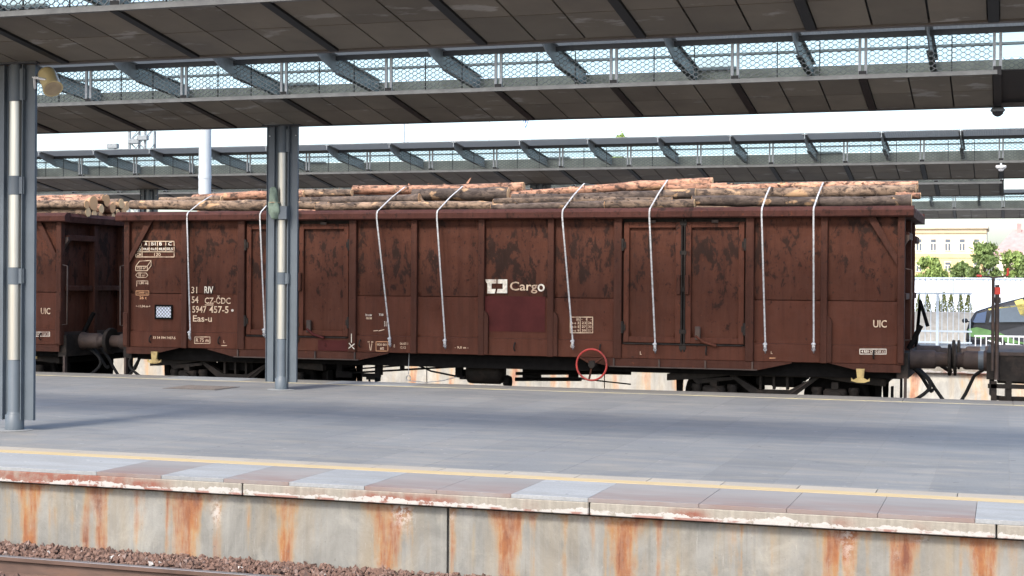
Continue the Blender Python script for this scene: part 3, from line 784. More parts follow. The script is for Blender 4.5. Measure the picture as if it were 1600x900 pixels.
# far side, floor and ends
MB().box(-6.35, 6.35, 1.33, 1.40, ZB, ZT).build('far_side', MT['paint'], wag)
MB().box(-6.33, 6.33, -1.33, 1.33, 1.16, 1.22).build('floor', MT['grimy_steel'], wag)
def chord_prof(s): return [(s*1.36, 3.12), (s*1.50, 3.115), (s*1.525, 3.135), (s*1.53, 3.215), (s*1.50, 3.245), (s*1.45, 3.275), (s*1.36, 3.28)]
MB().prism([(y, z) for y, z in chord_prof(-1)], 0, -6.53, 6.53).build('top_chord', MT['paint_chord'], wag)
MB().prism([(y, z) for y, z in chord_prof(1)], 0, -6.53, 6.53).build('top_chord', MT['paint_chord'], wag)
for s in (-1, 1):
    e = empty('end_wall', (0, 0, 0)); e.parent = wag
    xa = s*6.36
    def bx(x0, x1, *r_): return (min(s*x0, s*x1), max(s*x0, s*x1))+r_
    MB().box(*bx(6.28, 6.32, -1.33, 1.33, 1.0, 3.12)).build('end_plate', MT['paint'], e)
    MB().prism([(s*6.30, 3.10), (s*6.52, 3.115), (s*6.545, 3.21), (s*6.50, 3.27), (s*6.30, 3.275)], 1, -1.355, 1.355).build('end_chord', MT['paint_chord'], e)
    for y in (-.45, .45): MB().bbox(*bx(6.321, 6.44, y-.05, y+.05, 1.0, 3.1), .008).build('end_post', MT['paint_trim'], e)
    MB().bbox(*bx(6.321, 6.42, -1.32, -.505, 1.93, 2.02), .008).bbox(*bx(6.321, 6.42, -.395, .395, 1.93, 2.02), .008).bbox(*bx(6.321, 6.42, .505, 1.32, 1.93, 2.02), .008).build('end_rail', MT['paint_trim'], e)
    MB().bbox(*bx(6.321, 6.46, -1.30, -.505, 2.80, 2.90), .008).bbox(*bx(6.321, 6.46, .505, 1.30, 2.80, 2.90), .008).build('end_rail', MT['paint_trim'], e)
    MB().prism([(s*6.33, 2.62), (s*6.46, 2.80), (s*6.46, 2.86), (s*6.33, 2.86)], 1, -1.33, -1.26).build('end_bracket', MT['grimy_steel'], e)
    MB().tube([(s*6.39, -1.40, 1.35), (s*6.50, -1.40, 1.36), (s*6.50, -1.40, 2.36), (s*6.39, -1.40, 2.38)], .013, 6).build('grab_rail', MT['grimy_steel'], e)
    MB().tube([(s*6.43, 1.0, 1.1), (s*6.50, .9, 1.9), (s*6.62, .8, 1.5)], .03, 6).build('brake_pipe', MT['soot'], e)
    MB().tube([(s*6.43, -.8, 1.2), (s*6.60, -.75, 1.55)], .04, 6).build('brake_pipe', MT['soot'], e)
# headstock, solebars, buffers, couplings
MB().box(-6.30, 6.30, -1.18, -1.06, .78, 1.155).box(-6.30, 6.30, 1.06, 1.18, .78, 1.155).box(-6.3, 6.3, -.2, .2, .72, 1.155).build('solebar', MT['soot'], wag)
for s in (-1, 1):
    # deep fish-belly skirts under the doors, tapered at both ends
    c = s*3.19
    MB().prism([(c-1.12, .872), (c+1.12, .872), (c+1.62, .985), (c+1.62, .998), (c-1.62, .998), (c-1.62, .985)], 1, -1.43, -1.40).build('skirt', MT['paint_trim'], wag)
    sk = MB()
    for q in (-1.05, -.35, .35, 1.05): sk.box(c+q-.012, c+q+.012, -1.455, -1.431, .875, .995)
    sk.box(c-1.12, c+1.12, -1.46, -1.431, .868, .884).build('skirt_flange', MT['grimy_steel'], wag)
    MB().prism([(s*6.36, .885), (s*6.36, .998), (s*5.35, .998), (s*5.85, .885)], 1, -1.425, -1.395).build('end_skirt', MT['paint_trim'], wag)
    MB().box(min(s*6.3, s*6.46), max(s*6.3, s*6.46), -1.36, 1.36, .80, 1.17).build('headstock', MT['black_steel'], wag)
    for y in (-.875, .875):
        b = empty('buffer', (s*6.46, y, 1.06)); b.parent = wag
        MB().lathe([(.15, 0), (.15, .03), (.135, .05), (.135, .34), (.120, .36), (.105, .37), (.105, .53)], (0, 0, 0), 'X', 24).build('casing', MT['grimy_steel'], b)
        MB().lathe([(.22, .53), (.232, .545), (.225, .575), (.12, .585)], (0, 0, 0), 'X', 28).build('head', MT['black_steel'], b)
        if s < 0: b.rotation_euler = (0, 0, math.pi)
    hk = MB().tube([(s*6.46, 0, 1.04), (s*6.75, 0, 1.04), (s*6.92, 0, .97)], .045, 8).tube([(s*6.75, -.06, 1.0), (s*7.02, -.05, .83)], .03, 6)
    hk.build('coupling_hook', MT['soot'], wag)
    hs = MB()
    hs.tube([(s*6.46+s*(.02+.26*math.sin(q_*math.pi)), -.74, .93-.50*q_) for q_ in [k_/9 for k_ in range(10)]], .026, 8)
    hs.tube([(s*6.46+s*.30*(1-(1-q_)**2), -.62+.1*q_, .93-.32*q_-.22*math.sin(q_*math.pi)*(q_)) for q_ in [k_/9 for k_ in range(10)]], .026, 8)
    hs.tube([(s*6.46, -.45, .93), (s*6.58, -.45, .88), (s*6.70, -.46, .76), (s*6.80, -.46, .60), (s*6.90, -.46, .46), (s*7.00, -.46, .36)], .026, 8)
    hs.build('brake_hose', MT['rubber'], wag)
    st = MB().box(min(s*6.40, s*6.44), max(s*6.40, s*6.44), -1.37, -1.30, .48, .82).box(min(s*6.36, s*6.62), max(s*6.36, s*6.62), -1.40, -1.10, .46, .49)
    st.build('step', MT['grimy_steel'], wag)
    MB().prism([(s*5.80-.06, .93), (s*5.80+.06, .93), (s*5.80+.045, .80), (s*5.80+.10, .77), (s*5.80+.13, .80), (s*5.80+.13, .755), (s*5.80+.05, .73),
                (s*5.80-.05, .73), (s*5.80-.13, .755), (s*5.80-.13, .80), (s*5.80-.10, .77), (s*5.80-.045, .80)], 1, -1.47, -1.435).build('tow_hook', MT['yellow_steel'], wag)
# bogies
def bogie(cx):
    bo = empty('bogie', (cx, 0, 0)); bo.parent = wag
    for ax in (-.9, .9):
        for s in (-1, 1):
            wl = MB().lathe([(.07, -.07*s), (.10, -.06*s), (.34, -.03*s), (.38, -.065*s), (.445, -.065*s), (.46, .055*s), (.485, .065*s), (.485, .085*s), (.38, .08*s), (.34, .02*s), (.1, .06*s), (.07, .08*s)], (ax, -s*.75*-1, .46), 'Y', 32)
            wl.build('wheel', MT['soot'], bo)
        MB().lathe([(.08, -.98), (.08, .98)], (ax, 0, .46), 'Y', 14).build('axle', MT['soot'], bo)
        for s in (-1, 1):
            MB().bbox(ax-.17, ax+.17, s*1.0-.10, s*1.0+.10, .33, .60, .03).lathe([(.11, -.06), (.11, .06)], (ax, s*1.11, .46), 'Y', 16).build('axle_box', MT['black_steel'], bo)
            for q in (-.27, .27):
                MB().lathe([(.075, .40), (.085, .44), (.065, .47), (.085, .50), (.065, .53), (.085, .56), (.075, .62)], (ax+q, s*1.0, 0), 'Z', 14).build('spring', MT['black_steel'], bo)
    for s in (-1, 1):
        fr = MB()
        # side frame: top beam, sloping lower chords, verticals
        fr.prism([(-1.62, .66), (-1.62, .76), (-1.30, .83), (-.75, .87), (.75, .87), (1.30, .83), (1.62, .76), (1.62, .66), (1.2, .69), (.7, .76), (-.7, .76), (-1.2, .69)], 1, s*1.0-.07, s*1.0+.07)
        fr.prism([(-.66, .755), (-.58, .755), (-.22, .56), (.22, .56), (.58, .755), (.66, .755), (.30, .47), (-.30, .47)], 1, s*1.0-.06, s*1.0+.06)
        for q in (-.20, .0, .20): fr.box(q-.018, q+.018, s*1.0-.05, s*1.0+.05, .57, .755)
        fr.prism([(-1.22, .69), (-.62, .74), (-.60, .70), (-1.16, .62)], 1, s*1.0-.085, s*1.0-.072)
        for ax in (-.9, .9): fr.box(ax-.05, ax+.05, s*1.0-.09, s*1.0+.09, .60, .70)
        fr.build('side_frame', MT['black_steel'], bo)
        MB().prism([(s_*1.70+q, z) for s_ in (1,) for q, z in ((0, .36), (.03, .36), (.03, .66), (0, .66))], 1, s*1.0-.1, s*1.0+.1).build('guard', MT['soot'], bo)
        for q in (-1, 1):
            MB().prism([(q*1.47, .18), (q*1.53, .18), (q*1.55, .74), (q*1.44, .74)], 1, s*.70-.03, s*.70+.03).build('brake_block', MT['soot'], bo)
    MB().box(-.28, .28, -.95, .95, .62, .86).box(-1.6, -1.52, -.95, .95, .66, .74).box(1.52, 1.6, -.95, .95, .66, .74).build('bolster', MT['soot'], bo)
    MB().prism([(.50, .70), (.52, .70), (.10, .40), (.08, .40)], 1, -1.10, -1.085).build('label_plate', MT['grimy_steel'], bo)
bogie(-4.5); bogie(4.5)
# brake gear between the bogies
MB().lathe([(.06, -.33), (.19, -.30), (.20, -.26), (.20, .22), (.17, .27), (.06, .30)], (.08-.22, -.72, .70), 'X', 24).build('air_tank', MT['black_steel'], wag)
MB().lathe([(.05, -.06), (.10, -.03), (.11, .0), (.09, .06)], (.20, -.72, .545), 'X', 16).build('tank_valve', MT['soot'], wag)
ug = MB()
for (x0, z0, x1, z1, y, rr_) in [(-2.65,.93,-1.0,.93,-1.0,.018),(-2.65,.86,-1.1,.88,-.95,.016),(-2.6,.62,-.35,.80,-1.05,.018),(-2.5,.68,-1.2,.80,-.8,.014),(.35,.68,2.1,.74,-.72,.03),(.3,.58,1.4,.61,-.6,.035),(.9,.72,3.0,.80,-.5,.035),(-1.2,.78,-1.0,.70,-1.0,.016),(-1.0,.70,-.40,.60,-1.0,.016),(1.3,.66,2.3,.58,-1.0,.012)]:
    ug.tube([(x0, y, z0), (x1, y, z1)], rr_, 6)
for (x0, x1, z0, z1, y) in [(-2.62,-2.52,.60,1.0,-1.1),(-2.25,-2.18,.86,1.0,-1.1),(-1.90,-1.81,.62,1.0,-1.12),(-1.50,-1.44,.72,1.0,-1.1),(-2.62,-2.34,.565,.66,-1.12),(-2.16,-1.84,.58,.64,-1.12),(-2.08,-1.92,.54,.60,-1.12),(-.62,-.5,.62,.78,-.9),(.5,2.2,.70,.82,-.62),(.45,.75,.62,.75,-.7),(1.2,1.35,.58,.8,-.65),(1.55,2.6,.78,.92,-.5),(-1.3,.9,.80,.99,-.78),(-.62,-.45,.56,.72,-.7)]:
    ug.box(x0, x1, y, y+.06, z0, z1)
ug.tube([(-2.03, -1.1, .57), (-2.03, -1.1, .38)], .018, 6)
ug.build('brake_gear', MT['soot'], wag)
MB().tube([(-1.30, -1.2, 1.0), (-1.30, -1.22, .66)], .006, 5).torus((-1.30, -1.22, .59), .04, .007, 'Y', 14, 5).tube([(-1.28, -1.22, .55), (-1.0, -1.2, .53), (-.75, -1.1, .56), (-.55, -1.0, .62)], .007, 5).build('release_pull', MT['ratchet'], wag)
# red hand brake wheel
hwx, hwz = -5.97-XC, .346-RAILZ
hw = empty('handwheel', (hwx, -1.53, hwz)); hw.parent = wag
MB().torus((0, 0, 0), .236, .0155, 'Y').build('rim', MT['handwheel_red'], hw)
for a in (-100, 32, 150):
    c_, s_ = math.cos(R_(a)), math.sin(R_(a))
    MB().tube([(.03*c_, .03, .03*s_), (.12*c_, .025, .12*s_), (.228*c_, 0, .228*s_)], .016, 7).build('spoke', MT['paint_trim'], hw)
MB().lathe([(.05, -.01), (.065, .02), (.05, .30)], (0, 0, 0), 'Y', 14).build('hub', MT['black_steel'], hw)
# small tie-down hooks along the sill
for x in (-5.9, -4.60, -2.06, .55, 1.92, 5.98, 3.55, -3.2):
    MB().tube([(x, -1.405, 1.20), (x, -1.45, 1.16), (x, -1.46, 1.11), (x, -1.42, 1.08)], .012, 6).build('tie_hook', MT['black_steel'], wag)

# ---- writing on the wagon
def text_mesh(s):
    cu = bpy.data.curves.new('t', 'FONT'); cu.body = s; cu.resolution_u = 3; cu.offset = .012
    o = bpy.data.objects.new('t', cu); col.objects.link(o)
    bpy.context.view_layer.update()
    me = bpy.data.meshes.new_from_object(o.evaluated_get(bpy.context.evaluated_depsgraph_get()))
    bpy.data.objects.remove(o); bpy.data.curves.remove(cu); me.materials.clear(); return me
def lettering(s, u0, v0, u1, v1, mat='white_paint', Y=None, name='lettering', bold=0):
    """letters filling the photo rectangle on the side of the wagon"""
    Y = YP-.019 if Y is None else Y
    me = text_mesh(s); xs = [v.co.x for v in me.vertices]; ys = [v.co.y for v in me.vertices]
    X0, Zt = onY(u0, v0, Y); X1, Zb = onY(u1, v1, Y)
    ax, bx_, ay, by = min(xs), max(xs), min(ys), max(ys)
    for v in me.vertices:
        x = X0+(v.co.x-ax)/(bx_-ax)*(X1-X0); z = Zb+(v.co.y-ay)/(by-ay)*(Zt-Zb)
        v.co = (x-XC, Y-YC, z-RAILZ)
    return obj(name, me, MT[mat], wag)
def lines(segs, w_=.010, mat='cream_paint', Y=None, name='stencil_frame'):
    """painted strokes between photo pixels, as thin slivers on the plate"""
    Y = YP-.0185 if Y is None else Y
    mb = MB()
    for (u0, v0, u1, v1) in segs:
        a = Vector(onY(u0, v0, Y)); b = Vector(onY(u1, v1, Y)); d = (b-a).normalized(); n_ = Vector((-d.y, d.x))*w_/2; a = a-d*w_/2; b = b+d*w_/2
        q = [a+n_, b+n_, b-n_, a-n_]
        mb.add([(p_.x-XC, Y-YC+dy, p_.y-RAILZ) for dy in (0, .0015) for p_ in q], [(0,1,2,3),(4,7,6,5),(0,4,5,1),(1,5,6,2),(2,6,7,3),(3,7,4,0)])
    return mb.build(name, MT[mat], wag)
def rect(u0, v0, u1, v1): return [(u0, v0, u1, v0), (u1, v0, u1, v1), (u1, v1, u0, v1), (u0, v1, u0, v0)]
YS = YC-1.4025            # sill plane
lines(rect(221,377,272,385)+rect(216,385,272,393)+rect(212,393.5,272,401.5)+[(233,377,233,393),(246,377,246,393),(259,377,259,393),(222,385,222,401.5)], .012)
for s, a, b in (('A',226,230),('B1',236,243),('B',249,253),('C',263,268)): lettering(s, a, 378.5, b, 383.5, 'white_paint')
for s, a, b in (('S',217.5,220),('44,0',223.5,232),('46,0',235,244.5),('48,0',247.5,257.5),('58,5',260,270)): lettering(s, a, 387, b, 391.5, 'white_paint')
lettering('120', 241, 395, 251, 400, 'cream_paint')
lettering('CM', 213.5, 395.5, 220.5, 400, 'cream_paint')
lines(rect(212,416,230,423)+[(212,416,218,408),(218,408,236,407),(236,407,230,416),(236,407,236,415),(236,415,230,423)], .011)
lettering('72,0 m³', 214, 417, 228, 421.5, 'cream_paint')
lines([(212,430,215,426.5),(215,426.5,228,426.5),(228,426.5,231,430),(231,430,228,433.5),(228,433.5,215,433.5),(215,433.5,212,430)], .011)
lettering('35 m²', 216, 428, 227, 432.2, 'cream_paint')
lines([(213.5,439,213.5,447),(213.5,439,231,439),(231,439,231,444)], .011); lettering('12,80 m', 215, 440.5, 230, 444.5, 'cream_paint')
lines(rect(212.5,454.5,232.5,461), .011, 'orange_paint'); lettering('22000 kg', 214.5, 456, 231, 459.7, 'orange_paint'); lettering('26 t', 218, 463, 229, 467.5, 'orange_paint')
lettering('+-11,04 m-+', 212, 476.5, 235, 481, 'cream_paint')
lettering('31', 299, 448, 308, 458.5, 'cream_paint'); lettering('RIV', 319.5, 447.5, 333, 458.5, 'white_paint')
lettering('54', 299.5, 463, 310, 473.5, 'cream_paint'); lettering('CZ-ČDC', 320, 461.5, 360, 475, 'cream_paint'); lines([(320.5,476.5,333,476.5)], .012)
lettering('5947', 300.5, 478, 322.5, 489, 'cream_paint'); lettering('457-5', 327, 478, 357, 489.3, 'cream_paint')
lettering('Eas-u', 301.5, 492.5, 331, 503, 'cream_paint')
MB().lathe([(.022, 0), (.022, .002)], (onY(364,485,YP)[0]-XC, -1.4, onY(364,485,YP)[1]-RAILZ), 'Y', 14).build('painted_dot', MT['white_paint'], wag)
lettering('33 54 594 7457-5', 239, 525.5, 274, 530, 'cream_paint', YS)
lettering('R 75 m', 306, 528.5, 326, 534.5, 'cream_paint', YS); lines(rect(304,526.5,328,536.5), .010, 'cream_paint', YS)
lines([(346,540,354,540)], .012, 'cream_paint', YS); lettering('L', 349, 532, 352, 536, 'cream_paint', YS)
lines([(549,522,549,535)], .014, 'white_paint', YC-1.453); lines([(545.5,536.5,553,545),(545,544,553.5,537.5)], .014, 'white_paint', YC-1.453)
lettering('ČSD 12 REV', 571, 490, 581, 494, 'white_paint'); lettering('728', 592, 490, 599, 493.5, 'white_paint'); lines([(584,517,590,516.5),(592,517,600,515)], .010)
lettering('08.08', 572, 495.5, 581, 499, 'cream_paint'); lettering('B 1', 600.5, 502, 604, 510, 'white_paint')
lines([(577,537,578.5,547),(581,537,579.5,547)], .010, 'cream_paint', YS); lettering('.. ..', 574.5, 533, 583, 535.5, 'cream_paint', YS)
lines(rect(587.5,534,606,548.5), .011, 'orange_paint', YS); lettering('000 001', 589.5, 536.5, 604.5, 540.5, 'cream_paint', YS); lettering('602', 594, 542.5, 600, 546.5, 'cream_paint', YS)
lettering('06-07-1', 625, 535, 637.5, 539, 'cream_paint', YS); lettering('12.12', 625.5, 541, 634, 545, 'cream_paint', YS)
lettering('- 9,0 m -', 710.5, 541, 732, 545.5, 'cream_paint', YS)
lines(rect(891,495.5,926,520), .012); lines([(906.5,496,906.5,519.5),(917,496,917,519.5)], .008)
lettering('m', 900.5, 497.5, 905, 501, 'cream_paint'); lettering('-  t  -', 908, 497.5, 925, 500.5, 'cream_paint')
for i, (s, a, b) in enumerate((('a-a 2', '23', '26'), ('b-b 5', '27', '30'), ('c-c 9', '39', '57'))):
    vv = 502.5+6*i; lettering(s, 893, vv, 905, vv+4, 'cream_paint'); lettering(a, 909, vv, 915.5, vv+4, 'cream_paint'); lettering(b, 919, vv, 924.5, vv+4, 'cream_paint')
UIC = lettering('UIC', 1364.5, 500, 1385.5, 512, 'cream_paint', name='uic_mark')
REVT = lettering('4 REV CB 12.07.12', 1346, 547, 1382.5, 552, 'white_paint', YS, name='revision_mark'); REVF = lines(rect(1343.5,545.5,1384.5,553.2), .010, 'white_paint', YS, name='revision_frame')
lettering('L', 1204.5, 549, 1207, 553, 'cream_paint', YS); lines([(1203,559.5,1211,559.5)], .012, 'orange_paint', YS)
lettering('L', 1000, 549, 1002.5, 554, 'cream_paint', YC-1.4125); lettering('L', 508, 537, 511, 541, 'white_paint', YC-1.4125)
for u in (615, 891): lettering('8', u, 538, u+2, 543, 'cream_paint', YS)
# operator's mark: two interlocked angular white blocks and the word
lg = MB()
def lgq(pts):
    P_ = [onY(u, v, YP-.0195) for u, v in pts]
    lg.prism([(a-XC, b-RAILZ) for a, b in P_], 1, YP-.0195-YC, YP-.018-YC)
lgq([(758,436.5),(775.5,436.5),(775.5,443),(768,443),(768,451.5),(774.5,451.5),(773,458.5),(761.5,458.5),(761.5,443),(759.5,441)])
lgq([(777.5,436.5),(792.5,436.5),(792.5,458),(776,458),(777.5,451.5),(785.5,451.5),(785.5,443),(777.5,443)])
lg.build('operator_mark', MT['white_paint'], wag)
lettering('Carg', 797, 440, 839.5, 458.5, 'cream_paint'); lettering('o', 840, 443.5, 851, 455.5, 'white_paint')
# dark red repaint below the operator's mark, and a touch-up under the door
P0 = onY(757.5, 462.5, YP); P1 = onY(852, 519, YP)
MB().box(P0[0]-XC, P1[0]-XC, -1.3955, -1.394, P1[1]-RAILZ, P0[1]-RAILZ).build('paint_patch', MT['paint_red'], wag)
P0 = onY(497, 531, YC-1.41); P1 = onY(543, 549, YC-1.41)
MB().box(P0[0]-XC, P1[0]-XC, -1.4125, -1.4105, P1[1]-RAILZ, P0[1]-RAILZ).build('paint_patch', MT['paint_red'], wag)
# card holder with wire grid
P0 = onY(243.5, 476, YP); P1 = onY(270.5, 499, YP); hx0, hx1, hz0, hz1 = P0[0]-XC, P1[0]-XC, P1[1]-RAILZ, P0[1]-RAILZ
ch = empty('card_holder', (0, 0, 0)); ch.parent = wag
MB().box(hx0, hx1, -1.42, -1.40, hz0, hz0+.03).box(hx0, hx1, -1.42, -1.40, hz1-.03, hz1).box(hx0, hx0+.02, -1.42, -1.40, hz0+.03, hz1-.03).box(hx1-.02, hx1, -1.42, -1.40, hz0+.03, hz1-.03).build('holder_frame', MT['soot'], ch)
MB().box(hx0+.02, hx1-.02, -1.404, -1.40, hz0+.03, hz1-.03).build('card', MT['card'], ch)
gr = MB(); cwid, chei = hx1-hx0-.04, hz1-hz0-.06
for k in range(-3, 5):
    for s in (1, -1):
        xa, xb = (k*.06, k*.06+chei) if s > 0 else (k*.06+chei, k*.06)
        za, zb = 0, chei
        # clip to the card
        t0, t1 = 0.0, 1.0
        dx = xb-xa
        for lim, sgn in ((0, 1), (cwid, -1)):
            fa, fb = sgn*(xa-lim), sgn*(xb-lim)
            if fa < 0 and fb < 0: t0 = 2
            elif fa < 0: t0 = max(t0, fa/(fa-fb))
            elif fb < 0: t1 = min(t1, fa/(fa-fb))
        if t0 < t1: gr.tube([(hx0+.02+xa+dx*t0, -1.409, hz0+.03+chei*t0), (hx0+.02+xa+dx*t1, -1.409, hz0+.03+chei*t1)], .0035, 4)
gr.build('wire_grid', MT['black_steel'], ch)
# ---- the neighbouring wagon of the same kind
w2 = copy_tree(wag, None, skip=('lettering', 'stencil_frame', 'painted_dot', 'operator_mark', 'paint_patch', 'card_holder', 'handwheel'))
w2.location = (XC-14.05, YC, RAILZ)
tag(w2, 'brown freight wagon whose shaded end wall and sawn log ends face the gap', 'wagon')
# ---- flat wagon on the other end
fx0 = XC+6.46+.585+.02+.585
fl = empty('flat_wagon', (fx0+5, YC, RAILZ), 'dark flat wagon end with buffer, upright stakes and a raised red-tipped brake handle', 'wagon')
MB().box(-4.98, 5, -1.36, -1.20, .80, 1.16).box(-4.98, 5, 1.20, 1.36, .80, 1.16).box(-4.98, 5, -.2, .2, .7, 1.1).build('solebar', MT['black_steel'], fl)
MB().box(-4.98, 5, -1.38, 1.38, 1.162, 1.21).build('deck', MT['grimy_steel'], fl)
MB().box(-5.12, -4.982, -1.36, 1.36, .82, 1.20).build('headstock', MT['black_steel'], fl)
for y in (-.875, .875):
    b = empty('buffer', (-5.12, y, 1.06)); b.parent = fl; b.rotation_euler = (0, 0, math.pi)
    MB().lathe([(.15, 0), (.15, .03), (.135, .05), (.135, .30), (.120, .33), (.105, .34), (.105, .42)], (0, 0, 0), 'X', 24).build('casing', MT['grimy_steel'], b)
    MB().lathe([(.22, .42), (.232, .435), (.225, .46), (.12, .47)], (0, 0, 0), 'X', 28).build('head', MT['black_steel'], b)
    MB().lathe([(.137, .02), (.137, .12)], (0, 0, 0), 'X', 24).build('green_band', MT['col_grey'], b)
fr = MB().box(-5.10, 5, -1.42, -1.36, .70, .76).box(-4.86, -4.78, -1.40, -1.3, .40, .80).box(-5.06, -4.98, -1.42, -1.36, .42, .80).box(-5.10, -3.6, -1.44, -1.30, .38, .42).box(-4.95, 4, -1.3, -1.2, .52, .58)
fr.build('underframe', MT['black_steel'], fl)
def wx(u, v, Y): a, b = onY(u, v, Y); return (a-(fx0+5), Y-YC, b-RAILZ)
Yk = YC-1.42
p0 = wx(1557.5, 541, Yk); p1 = wx(1557, 445, Yk)
stake = MB().tube([(p0[0], p0[1], .82), (p0[0], p0[1], p1[2])], .030, 8).box(p0[0]-.05, p0[0]+.05, p0[1]-.02, p0[1]+.06, 1.9, 1.98)
stake.build('stake', MT['grimy_steel'], fl)
q0 = wx(1551, 545, Yk-.04); q1 = wx(1551.5, 435, Yk-.04)
MB().tube([(q0[0], q0[1], .95), (q0[0], q0[1], q1[2])], .022, 8).build('brake_spindle', MT['grimy_steel'], fl)
a1 = wx(1552, 434, Yk-.04); a2 = wx(1544, 432, Yk-.04); a3 = wx(1534, 431.5, Yk-.04); a4 = wx(1526, 430.8, Yk-.04)
MB().tube([a1, a2, a3], .013, 6).build('brake_arm', MT['grimy_steel'], fl)
MB().tube([a3, a4], .019, 8).build('brake_grip', MT['red_mark'], fl)
b2 = wx(1558, 433, Yk-.04); b3 = wx(1573, 431, Yk-.04); b4 = wx(1575, 419, Yk-.04)
MB().tube([a1, b2, b3], .013, 6).build('brake_arm', MT['grimy_steel'], fl)
MB().tube([b3, wx(1575, 428, Yk-.04), b4], .017, 8).build('brake_grip', MT['red_mark'], fl)
MB().box(p0[0]-.045, p0[0]+.045, p0[1]-.04, p0[1]-.031, 2.02, 2.12).build('red_plate', MT['red_mark'], fl)
hs = MB(); hs.tube([(-5.12, -.5, .95), (-5.3, -.52, .82), (-5.42, -.52, .55), (-5.55, -.5, .33)], .026, 8)
hs.tube([(-5.05, -1.1, .85), (-5.05, -1.15, .60), (-4.98, -1.15, .55), (-4.5, -1.1, .50)], .035, 8).build('brake_hose', MT['rubber'], fl)
for x in (-3.4, -1.6):
    for s in (-1, 1):
        MB().lathe([(.07, -.07), (.34, -.03), (.445, -.065), (.46, .055), (.485, .065), (.485, .085), (.34, .02), (.07, .08)], (x, s*.75, .46), 'Y', 28).build('wheel', MT['soot'], fl)
    MB().lathe([(.08, -.9), (.08, .9)], (x, 0, .46), 'Y', 12).build('axle', MT['soot'], fl)

# ================================================================== LOAD: LOGS AND STRAPS
def log_mesh(L, r0, r1, seed):
    r = rng(seed); n = 14; m = max(6, int(L/.22)); V = []; F = []
    for i in range(m+1):
        t_ = i/m; x = L*t_; rad = r0+(r1-r0)*t_
        cy = .018*math.sin(t_*5+seed)*min(1, L/3); cz = .014*math.sin(t_*4+seed*1.7)*min(1, L/3)
        knot = 1+(.16 if r.random() < .10 else 0)
        for k in range(n):
            a = 2*math.pi*k/n
            q = rad*knot*(1+.10*noise.noise(Vector((x*2.5+seed*9, math.cos(a)*1.6, math.sin(a)*1.6)))+.05*r.uniform(-1, 1))
            V.append((x, cy+q*math.cos(a), cz+q*math.sin(a)))
    for i in range(m):
        for k in range(n): F.append((i*n+k, (i+1)*n+k, (i+1)*n+(k+1) % n, i*n+(k+1) % n))
    mb = MB(); mb.add(V, F, True)
    # loose bark flakes and a twig stub or two
    for _ in range(int(L*9)):
        x = r.uniform(.1, L-.1); a = r.uniform(.2, 2.9); rad = (r0+(r1-r0)*x/L)
        p_ = Vector((x, rad*math.cos(a), rad*math.sin(a))); d = Vector((r.uniform(-1, 1), math.cos(a), math.sin(a)+.2)).normalized()
        l_ = r.uniform(.008, .034) if r.random() < .985 else r.uniform(.08, .13); s_ = Vector((1, 0, 0))*r.uniform(.01, .03)
        mb.add([p_-s_, p_+s_, p_+s_*.4+d*l_, p_-s_*.3+d*l_*.8, p_+Vector((0, .006, .006))], [(0,1,2,3), (0,3,4), (1,4,2), (2,4,3)])
    me = mb.mesh('log'); ends = (V[:n], V[-n:]); return me, ends
LOGS = [0]
def log(p0, p1, r0, r1, mat, label, group, cut=True):
    LOGS[0] += 1; sd = LOGS[0]
    p0, p1 = Vector(p0), Vector(p1); d = p1-p0; L = d.length
    me, ends = log_mesh(L, r0, r1, sd)
    o = obj('log', me, MT[mat]); o.location = p0
    o.rotation_euler = Euler((0, -math.asin(d.z/L), math.atan2(d.y, d.x)))
    tag(o, label, 'log', group)
    for j, e in enumerate(ends):
        x = e[0][0]; cx = sum(q[1] for q in e)/len(e); cz = sum(q[2] for q in e)/len(e); s = -.004 if j == 0 else .004
        V = [(x+s, cx+(q[1]-cx)*.93, cz+(q[2]-cz)*.93) for q in e]+[(x, cx+(q[1]-cx)*.995, cz+(q[2]-cz)*.995) for q in e]; n = len(e)
        mb = MB().add(V, [tuple(range(n))]+[(i, (i+1) % n, (i+1) % n+n, i+n) for i in range(n)])
        mb.build('cut_end', MT['log_end'], o)
    return o
def plog(u0, v0, u1, v1, r0, r1, Y, mat, label, group='logs loaded on the wagon lettered Cargo'):
    z0 = onY((u0+u1)/2, (v0+v1)/2, 22.2)[1]; Y = 22.16+max(.22, (z0+max(r0, r1)-2.73)/.315)
    a = onY(u0, v0, Y); b = onY(u1, v1, Y)
    return log((a[0], Y, a[1]), (b[0], Y+.03, b[1]), r0, r1, mat, label, group)
G1 = 'logs loaded on the wagon lettered Cargo'
plog(204, 321, 424, 320, .082, .095, 22.44, 'bark', 'long weathered log on the rim beside the wagon end with the stencilled load table')
plog(250, 312, 345, 311, .045, .055, 22.72, 'bark', 'thin splintered log behind the weathered rim log, near the load table end')
plog(302, 309, 474, 304, .065, .075, 22.80, 'bark_red', 'peeled reddish log just left of the wrapped bundle column')
plog(416, 321, 512, 321, .060, .070, 22.42, 'bark', 'short log end lying on the rim beside the column')
plog(468, 302, 549, 301, .068, .062, 22.66, 'bark', 'short thick log with cut end, next to the column and under no strap')
plog(470, 313, 655, 311, .060, .070, 22.52, 'bark_dark', 'dark knotty log lying between two rim logs, under the strap beside the door')
plog(494, 323, 770, 322, .066, .072, 22.40, 'bark', 'pale grey-brown log on the rim, its sawn end above the operator mark panel')
plog(645, 305, 794, 303, .098, .112, 22.56, 'bark_dark', 'thick dark grey log with a wide sawn end, above the operator mark')
plog(552, 297, 817, 293, .075, .088, 22.86, 'bark_red', 'reddish scaly log lying high, ending behind the thick dark log')
plog(768, 323, 944, 321, .055, .06, 22.40, 'bark_dark', 'thin dark log on the rim right beside the operator mark panel strap')
